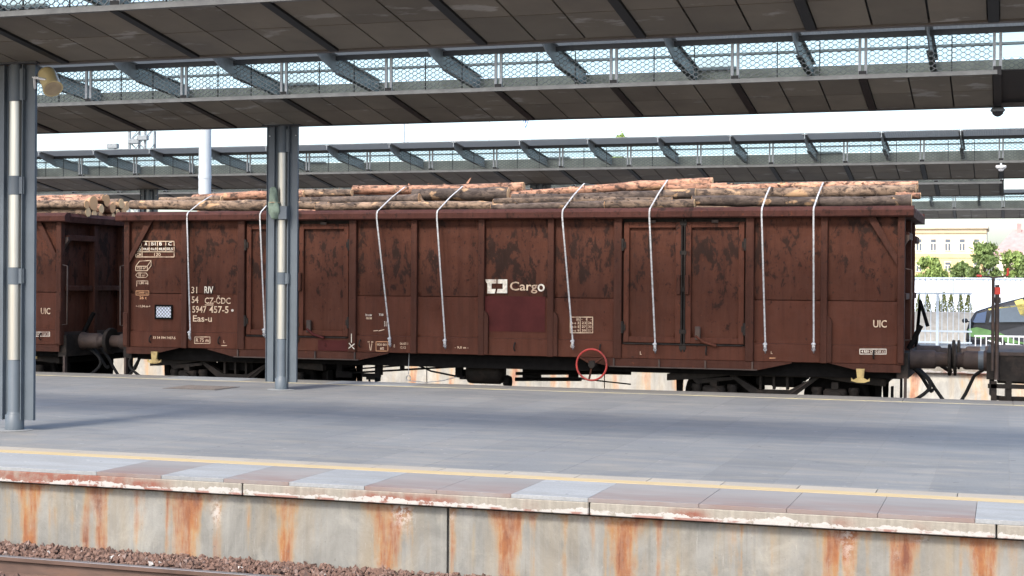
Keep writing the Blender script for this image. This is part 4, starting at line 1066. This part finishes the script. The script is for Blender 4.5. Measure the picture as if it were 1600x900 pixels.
plog(772, 316, 1050, 314, .060, .065, 22.50, 'bark', 'mid-layer brown log with torn bark above the hand brake wheel')
plog(930, 321, 1085, 318, .068, .072, 22.41, 'bark', 'split rim log with a broken end above the right-hand door')
plog(800, 309, 1087, 304, .066, .078, 22.62, 'bark_dark', 'dark ragged log above the right-hand door, under the sloping pink log')
plog(790, 304, 1113, 286, .062, .082, 22.84, 'bark_red', 'pink peeled log sloping up to the highest end of the load')
plog(1040, 294, 1135, 291, .050, .055, 22.90, 'bark_red', 'short pale split piece tucked behind the highest log end')
plog(1082, 315, 1424, 314, .078, .086, 22.42, 'bark_dark', 'rough dark log on the rim at the UIC end of the wagon')
plog(1086, 302, 1431, 299, .078, .092, 22.55, 'bark', 'brown log second from the rim at the UIC end of the wagon')
plog(1112, 294, 1434, 291, .062, .075, 22.88, 'bark_red', 'reddish top log at the UIC end, above two darker logs')
plog(1400, 306, 1438, 306, .05, .05, 22.95, 'bark_red', 'orange cut stub sticking out beyond the UIC end of the load')
r = rng(21)
for j, Y in enumerate((23.15, 23.42, 23.68, 23.95, 24.22, 24.5, 24.78)):
    x = -14.0+r.uniform(0, .6)
    while x < -2.6:
        L = r.uniform(3.2, 4.6); x1 = min(x+L, -1.4)
        zz = 2.66+r.uniform(-.06, .03)+(.04 if j in (1, 2, 3) else 0)
        log((x, Y, zz), (x1, Y+r.uniform(-.05, .05), zz+r.uniform(-.05, .05)), .10, .11, r.choice(['bark', 'bark', 'bark_dark', 'bark_red']),
            'brown log deep in the load, showing only its upper edge behind the front logs', 'inner logs of the load')
        x = x1+.06
# load of the neighbouring wagon: sawn ends towards the gap
LAB2 = {1: 'log with the large orange sawn end in the neighbouring wagon pile', 0: 'log with a pale end directly beside the large orange sawn end',
        2: 'foremost low log of the neighbouring wagon pile, lying on the rim', 6: 'thick topmost log of the neighbouring wagon pile', 7: 'log with a big oval end in the middle of the neighbouring pile',
        8: 'upper log of the pile nearest the white gap, with a wide pale end', 9: 'log at the back of the neighbouring pile, next to the lettered wagon', 13: 'small log half hidden behind the topmost log of the neighbouring pile'}
def uvz(x, y): return 40+x/5.293, 180+y/5.293
ENDS = [(500,732,.078),(562,728,.115),(520,808,.088),(573,818,.068),(628,770,.085),(617,832,.062),(668,712,.105),(718,762,.098),(795,727,.095),(845,757,.082),(728,838,.058),(761,797,.060),(812,788,.075),(640,690,.06)]
for i, (x, y, rad) in enumerate(ENDS):
    u, v = uvz(x, y); Y = 22.45+(u-126)/80*2.35; XE, Z = onY(u, v, Y); Lg = 5.2+.3*(i % 3)
    lab = 'pale sawn log end in the pile on the neighbouring wagon, facing the gap'
    lab = LAB2.get(i, lab)
    log((XE-Lg, Y, Z+.01), (XE, Y, Z), rad*.95, rad, ['bark', 'bark_red', 'bark'][i % 3], lab, 'logs on the neighbouring wagon')
for i, Y in enumerate((22.9, 23.4, 23.9, 24.4)):
    log((-22, Y, 2.62), (-15.8, Y, 2.62), .09, .1, 'bark', 'brown log at the bottom of the neighbouring wagon load, under the sawn pile', 'lower logs of the neighbouring wagon')

def ribbon(mb, pts, wdt, th):
    pts = [Vector(p) for p in pts]
    V = []; F = []
    for i, p in enumerate(pts):
        d = (pts[min(i+1, len(pts)-1)]-pts[max(i-1, 0)]).normalized(); n_ = d.cross(Vector((1, 0, 0))).normalized()*th/2
        for s, q in ((-1, -1), (1, -1), (1, 1), (-1, 1)): V.append(p+Vector((s*wdt/2, 0, 0))+n_*q)
    for i in range(len(pts)-1):
        for k in range(4): F.append((i*4+k, i*4+(k+1) % 4, i*4+4+(k+1) % 4, i*4+4+k))
    F += [(0,1,2,3), tuple(len(V)-4+k for k in (3,2,1,0))]
    return mb.add(V, F)
STR = [((330,318),(293.5,334),(292,346),(297.5,524), 'lashing strap beside the load table, ending near the R 75 m box'),
       ((422,322),(407,334),(406,346),(414,520), 'lashing strap half hidden by the column with the green bundle'),
       ((632,297),(591,331),(588.5,345),(610,534), 'slanting lashing strap just right of the left-hand door'),
       ((722,295),(687,331),(682.5,345),(696,537), 'lashing strap in the bay beside the operator mark'),
       ((912,293),(881,330),(878.5,345),(895.5,538), 'lashing strap crossing the painted weight table by the red handwheel'),
       ((1042,283),(1017,326),(1014.5,345),(1024,543), 'lashing strap over the right-hand door, rising to the highest log'),
       ((1202,294),(1193,326),(1190,343),(1196,543), 'lashing strap in the bay right after the right-hand door'),
       ((1285,290),(1274,326),(1271,343),(1271.5,543), 'lashing strap on the post next to the UIC panel')]
for (tp, c1, c0, bt, lab) in STR:
    X, Zc = onY(*c0, 22.105); Xb, Zb = onY(*bt, 22.17); Yt, Zt = onX(*tp, X)
    Yt = min(max(Yt, 22.5), 23.6); Zt = max(Zt, 2.735+.36*(Yt-22.13))
    ro = empty('lashing_strap', (Xb, 22.17, Zb), lab, 'strap', None)
    Z1 = onY(*c1, 22.115)[1]
    pts = [(Xb, 22.165, Zb), ((X+Xb)/2, 22.135, (Zb+2.58)/2), (X, 22.108, 2.575), (X, 22.106, 2.66), (X, 22.135, 2.705), (X+.005, (22.135+Yt)/2, (2.705+Zt)/2+.03), (X+.01, Yt, Zt+.02), (X+.02, 24.0, Zt+.03), (X+.04, 24.8, 2.93), (X+.04, 25.17, 2.72), (X+.04, 25.2, 2.5)]
    b = ribbon(MB(), [(x-Xb, y-22.17, z-Zb) for x, y, z in pts], .024, .004); b.build('webbing', MT['strap'], ro)
    MB().bbox(-.022, .022, -.045, -.012, -.005, .075, .006).tube([(-.03, -.04, .05), (.03, -.04, .05)], .012, 8).build('ratchet', MT['ratchet'], ro)
    MB().tube([(0, -.025, -.005), (0, -.03, -.05), (0, -.005, -.08), (0, .02, -.06)], .009, 6).torus((0, -.028, -.03), .022, .006, 'Y', 12, 5).build('hook', MT['ratchet'], ro)

# ================================================================== SMALL THINGS ON THE PLATFORM
# loudspeaker on the near column
sp = empty('loudspeaker', (-9.42, 13.30, 3.50), 'beige tubular loudspeaker on a white bracket, pointing down from the column', 'loudspeaker')
def sx(u, v, Y=13.30): a, b = onY(u, v, Y); return Vector((a+9.42, Y-13.30, b-3.50))
A0, A1 = sx(70, 114), sx(89, 140)
A0 += Vector((0, .03, 0)); A1 += Vector((0, -.07, 0))
dv = (A1-A0).normalized(); 
MB().tube([A0-dv*.025, A0, A0+dv*.04, A1-dv*.02, A1], .085, 24, rr=[.06, .088, .094, .094, .104]).build('housing', MT['speaker'], sp)
MB().tube([A1+dv*.001, A1+dv*.003], .088, 24).build('grille', MT['tape'], sp)
m0 = (A0+A1)/2
MB().tube([m0+Vector((.03, -.105, 0)), m0+Vector((-.12, -.09, .03)), Vector((-.23, .11, .08))], .014, 4).build('bracket', MT['white_metal'], sp)
MB().tube([A0+Vector((-.02, .02, .05)), Vector((-.20, .10, .22)), Vector((-.22, .12, .05))], .006, 5).build('cable', MT['rubber'], sp)
# wrapped bundle on the far column
wb = empty('wrapped_bundle', (-10.04, 19.87, 2.45), 'green tarpaulin bundle tied onto the blue-grey column', 'bundle')
mb = MB(); V = []; F = []; n = 18; m = 14
for i in range(m+1):
    t_ = i/m; z = .03+.47*t_
    rad = .088*(1-.5*abs(t_-.30)**1.6)*(.45+.55*min(1, t_*5))*(1 if t_ < .55 else .72)*(1 if t_ < .95 else .6)
    for k in range(n):
        a = 2*math.pi*k/n; q = rad*(1+.17*math.sin(a*4+t_*9)+.12*noise.noise(Vector((math.cos(a)*2.5, math.sin(a)*2.5, t_*7))))
        V.append((-.075+q*math.cos(a)-.03*(t_-.4), -.13+q*math.sin(a)*.9, z))
for i in range(m):
    for k in range(n): F.append((i*n+k, i*n+(k+1) % n, (i+1)*n+(k+1) % n, (i+1)*n+k))
F += [tuple(range(n-1, -1, -1)), tuple(m*n+k for k in range(n))]
mb.add(V, F, True); mb.build('tarpaulin', MT['green_cloth'], wb)
MB().torus((-.078, -.13, .27), .075, .008, 'Z', 20, 6).build('cord', MT['tape'], wb)
MB().box(.0, .13, -.14, -.085, .03, .22).build('bracket', MT['col_grey'], wb)
# dome cameras hanging from the roof ends
for (X, Y, Z, lab) in ((-.12, 19.90, 3.834, 'grey dome camera hanging from the rear edge of the near platform roof'), (-.12, 31.76, 4.05, 'white dome camera hanging under the distant sunlit roof')):
    dc = empty('dome_camera', (X, Y, Z), lab, 'camera')
    w_ = MT['white_metal'] if Y > 25 else MT['galv_dark']
    MB().lathe([(.03, 0), (.03, -.07), (.13, -.08), (.17, -.09), (.17, -.15), (.13, -.19)] if Y > 25 else [(.06, 0), (.12, -.02), (.15, -.06), (.13, -.09)], (0, 0, 0), n=20).build('housing', w_, dc)
    dc.scale = (.62, .62, .62)
    z0 = -.195 if Y > 25 else -.085
    MB().lathe([(.10, z0), (.09, z0-.04), (.055, z0-.075), (.01, z0-.085)] if Y > 25 else [(.12, z0-.006), (.10, z0-.06), (.05, z0-.10), (.01, z0-.11)], (0, 0, 0), n=18).build('dome', MT['dark_glass'] if Y < 25 else MT['white_metal'], dc)
# inspection cover set into the paving
cv = empty('inspection_cover', (-11.25, 19.68, 0), 'rusty grid cover set flush into the paving left of the bundle column', 'cover')
MB().box(-.44, .44, -.36, .36, .0015, .006).build('frame', MT['fascia'], cv)
mb = MB()
for i in range(7):
    for j in range(6): mb.box(-.40+i*.116, -.40+i*.116+.10, -.33+j*.112, -.33+j*.112+.096, .007, .011)
tag(mb.build('tread_plate', MT['cover'], cv), kind='stuff')

# ================================================================== BEYOND THE TRACKS
# pale round mast between the tracks and the distant roof
ms = empty('steel_mast', (onY(320, 300, 26.2)[0], 26.2, -.73), 'tall pale grey round mast rising behind the log load', 'mast')
MB().lathe([(.16, 0), (.16, .3), (.128, .32), (.122, 4.30)], (0, 0, 0), n=24).build('lower_tube', MT['pole'], ms)
MB().lathe([(.128, 4.30), (.128, 4.36)], (0, 0, 0), n=24).build('joint_sleeve', MT['pole'], ms)
MB().lathe([(.121, 4.36), (.115, 9.5)], (0, 0, 0), n=24).build('upper_tube', MT['pole'], ms)
# lattice light tower
Yt = 62.0; tx, tz = onY(222, 235, Yt)
hw_ = .42
lt = empty('light_tower', (tx, Yt, -.73), 'lattice light tower with floodlights behind the distant roof', 'tower')
mb = MB(); hw_ = .42
for sx_ in (-1, 1):
    for sy in (-1, 1): mb.box(sx_*hw_-.05, sx_*hw_+.05, sy*hw_-.05, sy*hw_+.05, 0, 9.3)
for k in range(12):
    z = .6+k*.74
    for sy in (-1, 1):
        mb.tube([(-hw_, sy*hw_, z), (hw_, sy*hw_, z+.74)] if k % 2 else [(hw_, sy*hw_, z), (-hw_, sy*hw_, z+.74)], .032, 4)
        mb.tube([(sy*hw_, -hw_, z), (sy*hw_, hw_, z+.74)], .03, 4)
mb.build('lattice', MT['galv_dark'], lt)
for q, z in ((-1.25, 8.55), (-.1, 8.75), (.35, 8.9)):
    MB().bbox(q-.28, q+.28, -.62, -.40, z-.12, z+.12, .03).build('floodlight', MT['galv_dark'], lt)
MB().tube([(-1.25, -.4, 8.45), (-.42, -.4, 8.1)], .035, 5).tube([(-1.0, -.3, 7.6), (-.42, -.4, 7.9)], .03, 5).build('lamp_arm', MT['galv'], lt)
MB().tube([(-.95, -.4, 7.9), (-.75, -.4, 7.5), (-.95, -.4, 7.2), (-.8, -.4, 7.05)], .03, 5).build('cable_loop', MT['galv'], lt)
# thin far mast pair and overhead wires
Ym = 75.0
for u, lab in ((630, 'thin pale blue mast far behind the roofs'), (764, 'hair-thin far mast standing left of the hanging triangle sign')):
    X, Z = onY(u, 240, Ym); rr_ = .09 if u == 630 else .03
    mm = empty('distant_mast', (X, Ym, -.73), lab, 'mast')
    MB().lathe([(rr_, 0), (rr_, 11)], (0, 0, 0), n=10).build('shaft', MT['pole'], mm)
    if u == 630:
        MB().lathe([(.05, 0), (.05, 11)], (.24, 0, 0), n=8).build('side_shaft', MT['pole'], mm)
        for z in (6.6, 7.9, 8.6): MB().box(.0, .24, -.03, .03, z, z+.05).build('rung', MT['pole'], mm)
ow = empty('overhead_wire', (0, 28.4, 4.95), 'thin contact wire over the far track carrying the triangle sign', 'wire')
MB().tube([(-60, 0, 0), (30, 0, 0)], .006, 5).build('strand', MT['wire'], ow)
for (u0, v0, u1, v1, Yw) in ((1000, 206, 1600, 176, 46.0),):
    a, za = onY(u0, v0, Yw); b, zb = onY(u1, v1, Yw)
    w3 = empty('overhead_wire', (0, Yw, za), 'hair-thin wire crossing the white sky above the sunlit roof', 'wire')
    MB().tube([(a-30, 0, za-za-(zb-za)/(b-a)*30), (a, 0, 0), (b, 0, zb-za), (b+20, 0, zb-za+(zb-za)/(b-a)*20)], .012, 4).build('strand', MT['wire'], w3)
tu, tv = onY(821.5, 201, 28.4)
tg = empty('triangle_sign', (tu, 28.4, tv), 'small blue and white inverted triangle hanging below the roof edge', 'sign')
MB().prism([(-.10, .28), (.10, .28), (0, 0)], 1, -.004, .004).build('plate', MT['sign_blue'], tg)
MB().prism([(-.060, .22), (.060, .22), (0, .04)], 1, -.007, -.0045).build('white_field', MT['white_metal'], tg)
MB().prism([(-.040, .205), (.040, .205), (0, .085)], 1, -.010, -.0075).build('blue_field', MT['sign_blue'], tg)
MB().tube([(0, 0, .281), (0, 0, 4.95-tv)], .005, 5).build('hanger', MT['wire'], tg)

# fence along the back of platform B
Yf = 41.3
fn = empty('railing_fence', (0, Yf, 0), 'tall pale vertical-bar fence standing behind the buffers', 'fence')
xa, xb = -5.2, onY(1519, 480, Yf)[0]; zt = onY(1480, 460, Yf)[1]
MB().box(xa, xb, -.02, .02, zt, zt+.045).build('top_rail', MT['fence_paint'], fn)
zm = onY(1480, 519, Yf)[1]; MB().box(xa, xb, -.02, .02, zm, zm+.045).build('middle_rail', MT['fence_paint'], fn)
MB().box(xa, xb, -.02, .02, .06, .10).build('bottom_rail', MT['fence_paint'], fn)
me = MB().box(-.009, .009, -.012, .012, .02, zt+.42).mesh('bar')
k = 0
x = xb-.05
while x > xa: obj('bar', me, MT['fence_paint'], fn, (x, .034, 0)); x -= .142
me = MB().box(-.035, .035, -.03, .03, .0, zt+.05).mesh('fence_post')
xp = onY(1465, 480, Yf)[0]
for q in (0, -2.0): obj('fence_post', me, MT['fence_paint'], fn, (xp+q, -.055, 0))
f2 = empty('low_railing', (0, Yf, 0), 'low white bar railing in front of the dark printed van', 'fence')
x0, x1 = xb+.06, 3.2; zl = onY(1560, 526.5, Yf)[1]
MB().box(x0, x1, -.02, .02, zl, zl+.04).build('top_rail', MT['white_metal'], f2)
me = MB().box(-.012, .012, -.012, .012, .0, zl-.002).mesh('bar'); x = x0+.03
while x < x1: obj('bar', me, MT['white_metal'], f2, (x, 0, 0)); x += .135

# printed van parked behind the railing
Yv = 44.6; vx = onY(1509, 520, Yv)[0]
vn = empty('van', (vx, Yv, -.45), 'dark van with yellow, green and white printed swooshes, behind the low railing', 'van')
side = [(.05, .28), (.0, .50), (.02, .78), (.07, .95), (.15, 1.12), (.26, 1.30), (.9, 1.53), (1.65, 1.74), (3.4, 1.84), (4.6, 1.76), (4.75, 1.5), (4.78, .30)]
cs = []
for y, ins in ((-.02, .10), (-.06, .03), (-.06, 0)): pass
V = []; n = len(side); secs = [(-.0, .06), (.06, .0), (1.74, .0), (1.80, .06)]
for y, ins in secs:
    for (x, z) in side:
        cx, cz = 2.4, .95; k = 1-ins*.6; tum = max(0, z-1.0)*.22
        yy = y+(tum if y < .9 else -tum)
        V.append((cx+(x-cx)*k, yy, cz+(z-cz)*k))
F = [tuple(range(n)), tuple(range(4*n-1, 3*n-1, -1))]
for a in range(3):
    for i in range(n): F.append((a*n+i, a*n+(i+1) % n, (a+1)*n+(i+1) % n, (a+1)*n+i))
MB().add(V, F).build('body', MT['car_black'], vn)
def on_side(x, z): tum = max(0, z-1.0)*.22; return (x, .052+tum*.0+(max(0, z-1.0)*.22), z)
def decal(name, pts, mat, d=.056):
    top = [(x, -.012+max(0, z-1.0)*.22, z) for x, z in pts]; bot = [(x, y+.02, z) for x, y, z in top]; n = len(pts)
    MB().add(top+bot, [tuple(range(n)), tuple(range(2*n-1, n-1, -1))]+[(i, (i+1) % n, (i+1) % n+n, i+n) for i in range(n)]).build(name, MT[mat], vn)
decal('side_window', [(.62, 1.00), (.70, 1.34), (1.10, 1.47), (2.2, 1.64), (2.25, 1.04)], 'car_glass')
decal('front_window', [(.18, .98), (.30, 1.24), (.56, 1.31), (.52, .99)], 'car_blue')
decal('printed_swoosh', [(.06, .80), (.30, .86), (.9, .72), (1.35, .50), (1.75, .40), (1.3, .42), (.7, .50), (.1, .60)], 'car_green')
decal('printed_swoosh', [(.5, .52), (1.1, .42), (1.9, .34), (2.8, .36), (2.8, .31), (1.6, .29), (.9, .36)], 'car_white')
decal('printed_swoosh', [(.60, 1.375), (1.2, 1.47), (1.5, 1.50), (1.5, 1.465), (1.2, 1.43), (.62, 1.34)], 'car_yellow')
decal('printed_swoosh', [(1.30, 1.60), (1.52, 1.67), (1.66, 1.34), (1.95, 1.04), (2.5, .82), (1.85, .94), (1.46, 1.22)], 'car_yellow')
decal('side_light', [(1.62, .62), (2.2, .62), (2.2, .56), (1.70, .56)], 'orange_lens')
MB().bbox(-.10, .06, -.20, -.06, .98, 1.10, .03).tube([(.03, -.08, 1.02), (.25, .02, .98)], .02, 6).build('mirror', MT['car_black'], vn)
for x in (.75, 3.8):
    for y in (.08, 1.72): MB().lathe([(.19, -.09), (.33, -.10), (.34, -.06), (.34, .06), (.33, .10), (.19, .09)], (x, y, .34), 'Y', 24).build('wheel', MT['rubber'], vn)
# planter wall and little conifers
Yq = 55.0; pxa, pz = onY(1440, 487, Yq); pxb = onY(1545, 487, Yq)[0]
pw = tag(MB().bbox(pxa-3, pxb, Yq, Yq+.4, -.45, pz, .02).build('planter_wall', MT['concrete']), 'low grey planter wall below the row of small conifers', 'wall')
def leafy(mb, c, rx, rz, n, r, s, squash=1.0, clumps=None):
    for _ in range(n):
        if clumps:
            cc, cr = r.choice(clumps)
            d = Vector((r.gauss(0, 1), r.gauss(0, 1), r.gauss(0, 1))).normalized()*cr*(r.random()**.5)*(1.0 if r.random() < .8 else 1.6); p_ = Vector(cc)+d
        else:
            t_ = r.random(); a = r.uniform(0, 6.283); rad = rx*(1-t_)**.8*(.5+.5*r.random()); p_ = Vector((c[0]+rad*math.cos(a), c[1]+rad*math.sin(a), c[2]+rz*t_))
        e = Euler((r.uniform(0, 6.3), r.uniform(0, 6.3), r.uniform(0, 6.3))).to_matrix(); q = s*r.uniform(.6, 1.4)
        mb.add([p_+e @ Vector(v) for v in ((-q, 0, 0), (0, -q*.55, q*.1), (q, 0, 0), (0, q*.55, q*.1))], [(0,1,2,3)])
r = rng(77)
for u, vt in ((1436, 464), (1449, 463), (1466, 466), (1475, 461), (1486, 462), (1501, 463), (1513, 462)):
    X, Z = onY(u, vt, Yq+.8); h = Z-pz+.25
    sh = empty('small_conifer', (X, Yq+.8, pz-.2), 'small yellow-green conifer growing along the planter wall behind the fence', 'shrub', 'conifers along the planter wall')
    mb = MB(); leafy(mb, (0, 0, .05), .20, h, 420, r, .035); mb.build('foliage', MT['leaf_c'], sh)
    MB().tube([(0, 0, 0), (0, 0, h*.8)], .02, 6, rr=[.025, .008]).build('stem', MT['trunk'], sh)
# corrugated pale barrier
Yc2 = 62.0; zt = onY(1520, 434.5, Yc2)[1]
cwall = empty('sheet_barrier', (0, Yc2, -.45), 'long pale blue corrugated sheet barrier below the trees', 'wall')
prof = []; x = 0
while x < 1.99: prof += [(x, 0), (x+.10, 0), (x+.115, .035), (x+.175, .035), (x+.19, 0)]; x += .20
m_ = MB(); n = len(prof)
m_.add([(a, b, 0) for a, b in prof]+[(a, b, zt+.45) for a, b in prof]+[(a, b+.006, 0) for a, b in prof]+[(a, b+.006, zt+.45) for a, b in prof],
       [(i, i+1, n+i+1, n+i) for i in range(n-1)]+[(2*n+i, 3*n+i, 3*n+i+1, 2*n+i+1) for i in range(n-1)]+[(n+i, n+i+1, 3*n+i+1, 3*n+i) for i in range(n-1)])
me = m_.mesh('sheet')
for k in range(12): obj('sheet', me, MT['sheet_wall'], cwall, (-12+k*2.0, 0, 0))
MB().box(-12, 12, -.03, -.005, zt+.40, zt+.47).build('cap_rail', MT['fence_paint'], cwall)
# trees
def tree(X, Y, h, rx, nl, mat, label, seed, leaf=.16, base=-.45, group=None, low=.2):
    r = rng(seed); t_ = empty('tree', (X, Y, base), label, 'tree', group)
    mb = MB().tube([(0, 0, 0), (.05, .03, h*.3), (-.04, .05, h*.62), (0, 0, h*.9)], .1, 8, rr=[.035*h*.5+.05, .03*h*.5+.03, .05, .015])
    cl = []
    for k in range(30):
        a = r.uniform(0, 6.283); zz = h*r.uniform(low, .92); rr_ = rx*(1-abs(zz/h-.5)*1.1)*r.uniform(.35, .95)
        c_ = (rr_*math.cos(a), rr_*math.sin(a), zz); cl.append((c_, rx*r.uniform(.14, .34)))
        mb.tube([(0, 0, zz*.7), (c_[0]*.5, c_[1]*.5, zz*.86), c_], .03, 5, rr=[.05, .035, .012])
    for k in range(5): cl.append(((rx*r.uniform(-.4, .4), rx*r.uniform(-.4, .4), h*r.uniform(.93, .97)), rx*r.uniform(.2, .34)))
    mb.build('trunk', MT['trunk'], t_)
    mb = MB(); leafy(mb, None, 0, 0, nl, r, leaf, clumps=cl); mb.build('crown', MT[mat], t_)
def treepx(u, vt, Y, rpx, nl, mat, label, seed, **k):
    X, Z = onY(u, vt, Y); tree(X, Y, Z+.45, rpx*Y*1.0/FPX, nl, mat, label, seed, **k)
treepx(1455, 405, 120, 26, 5000, 'leaf_b', 'bright green tree in front of the cream building, right beside the wagon end', 1)
treepx(1540, 384, 120, 26, 6000, 'leaf', 'tallest green tree between the cream building and the plum roof', 2)
treepx(1502, 412, 130, 22, 4000, 'leaf', 'low dark bush-like tree below the cream building windows', 3)
treepx(1582, 396, 125, 24, 5000, 'leaf_b', 'rounded light green tree below the plum roof', 4)
treepx(1612, 400, 118, 26, 4000, 'leaf', 'darker green tree at the far end of the barrier, past the van', 5)
treepx(972, 197, 70, 24, 5000, 'leaf_b', 'tree top peeping over the sunlit grey eaves', 6, base=-.73, leaf=.12, low=.35)
# cream building
Yb = 260.0
def bp(u, v): return onY(u, v, Yb)
bx0 = bp(1300, 400)[0]; bx1, bzt = bp(1541.5, 352)
bd = empty('town_house', ((bx0+bx1)/2, Yb, -.7), 'cream stucco building with tall divided windows and moulded cornices', 'building')
cxb = (bx0+bx1)/2
def lb(x): return x-cxb
zc1 = bp(1500, 362)[1]+.7; zs1, zs2 = bp(1500, 396)[1]+.7, bp(1500, 403)[1]+.7
MB().box(lb(bx0), lb(bx1), 0, 14, 0, bzt+.7-.6).build('wall', MT['stucco_white'], bd)
MB().bbox(lb(bx0)-.3, lb(bx1)+.3, -.5, 14.3, bzt+.7-.595, bzt+.7, .1).build('cornice', MT['stucco_white'], bd)
MB().box(lb(bx0), lb(bx1), -.22, -.01, zc1-.25, zc1).build('frieze', MT['stucco'], bd)
MB().box(lb(bx0), lb(bx1), -.18, -.01, zs2, zs1).build('string_course', MT['stucco'], bd)
MB().box(lb(bx0), lb(bx1), -.10, -.005, 0, zs2-.1).build('ground_storey', MT['stucco'], bd)
for row, (v0, v1) in enumerate(((374, 391.5), (410, 424))):
    for i in range(7):
        u = 1526-22.5*i; X, zt_ = bp(u, v0); zb_ = bp(u, v1)[1]
        yo = -.11 if row else -.012
        wn = empty('window', (lb(X), yo, zb_+.7)); wn.parent = bd
        hh = zt_-zb_; ww = .40
        MB().box(-ww-.16, ww+.16, -.10, 0, -.14, 0).box(-ww-.12, -ww, -.06, 0, 0, hh).box(ww, ww+.12, -.06, 0, 0, hh).box(-ww-.16, ww+.16, -.09, 0, hh, hh+.16).box(-.09, .09, -.06, 0, 0, hh*.62).box(-ww, ww, -.06, 0, hh*.62, hh*.72).build('surround', MT['stucco_white'], wn)
        MB().box(-ww, -.09, -.03, -.005, 0, hh*.62).box(.09, ww, -.03, -.005, 0, hh*.62).box(-ww, ww, -.03, -.005, hh*.72, hh).build('pane', MT['pane'], wn)
# house with plum roof
Yh = 230.0; hx0, hz0 = onY(1549, 398, Yh); hxr, hzr = onY(1583, 357, Yh)
hs_ = empty('house', (hxr+4, Yh, -.7), 'house with a steep plum-coloured tile roof behind the light green tree', 'house')
x0 = hx0-hxr-4; e0 = hz0+.7; tp_ = hzr+.7
MB().box(x0+.4, 9, .4, 9.6, 0, e0).build('wall', MT['stucco_white'], hs_)
MB().add([(x0, 0, e0), (10, 0, e0), (10, 10, e0), (x0, 10, e0), (-4, 5, tp_), (6, 5, tp_)], [(0,1,5,4), (1,2,5), (2,3,4,5), (3,0,4), (3,2,1,0)]).build('roof', MT['tile_roof'], hs_)
cx_ = onY(1593, 352, Yh)[0]-hxr-4
MB().box(cx_-.3, cx_+.3, 4.4, 5.0, tp_-1, tp_+.9).build('chimney', MT['tile_roof'], hs_)
MB().bbox(-1.2, -.5, 1.3, 2.4, e0+.8, e0+1.5, .05).build('dormer', MT['stucco_white'], hs_)
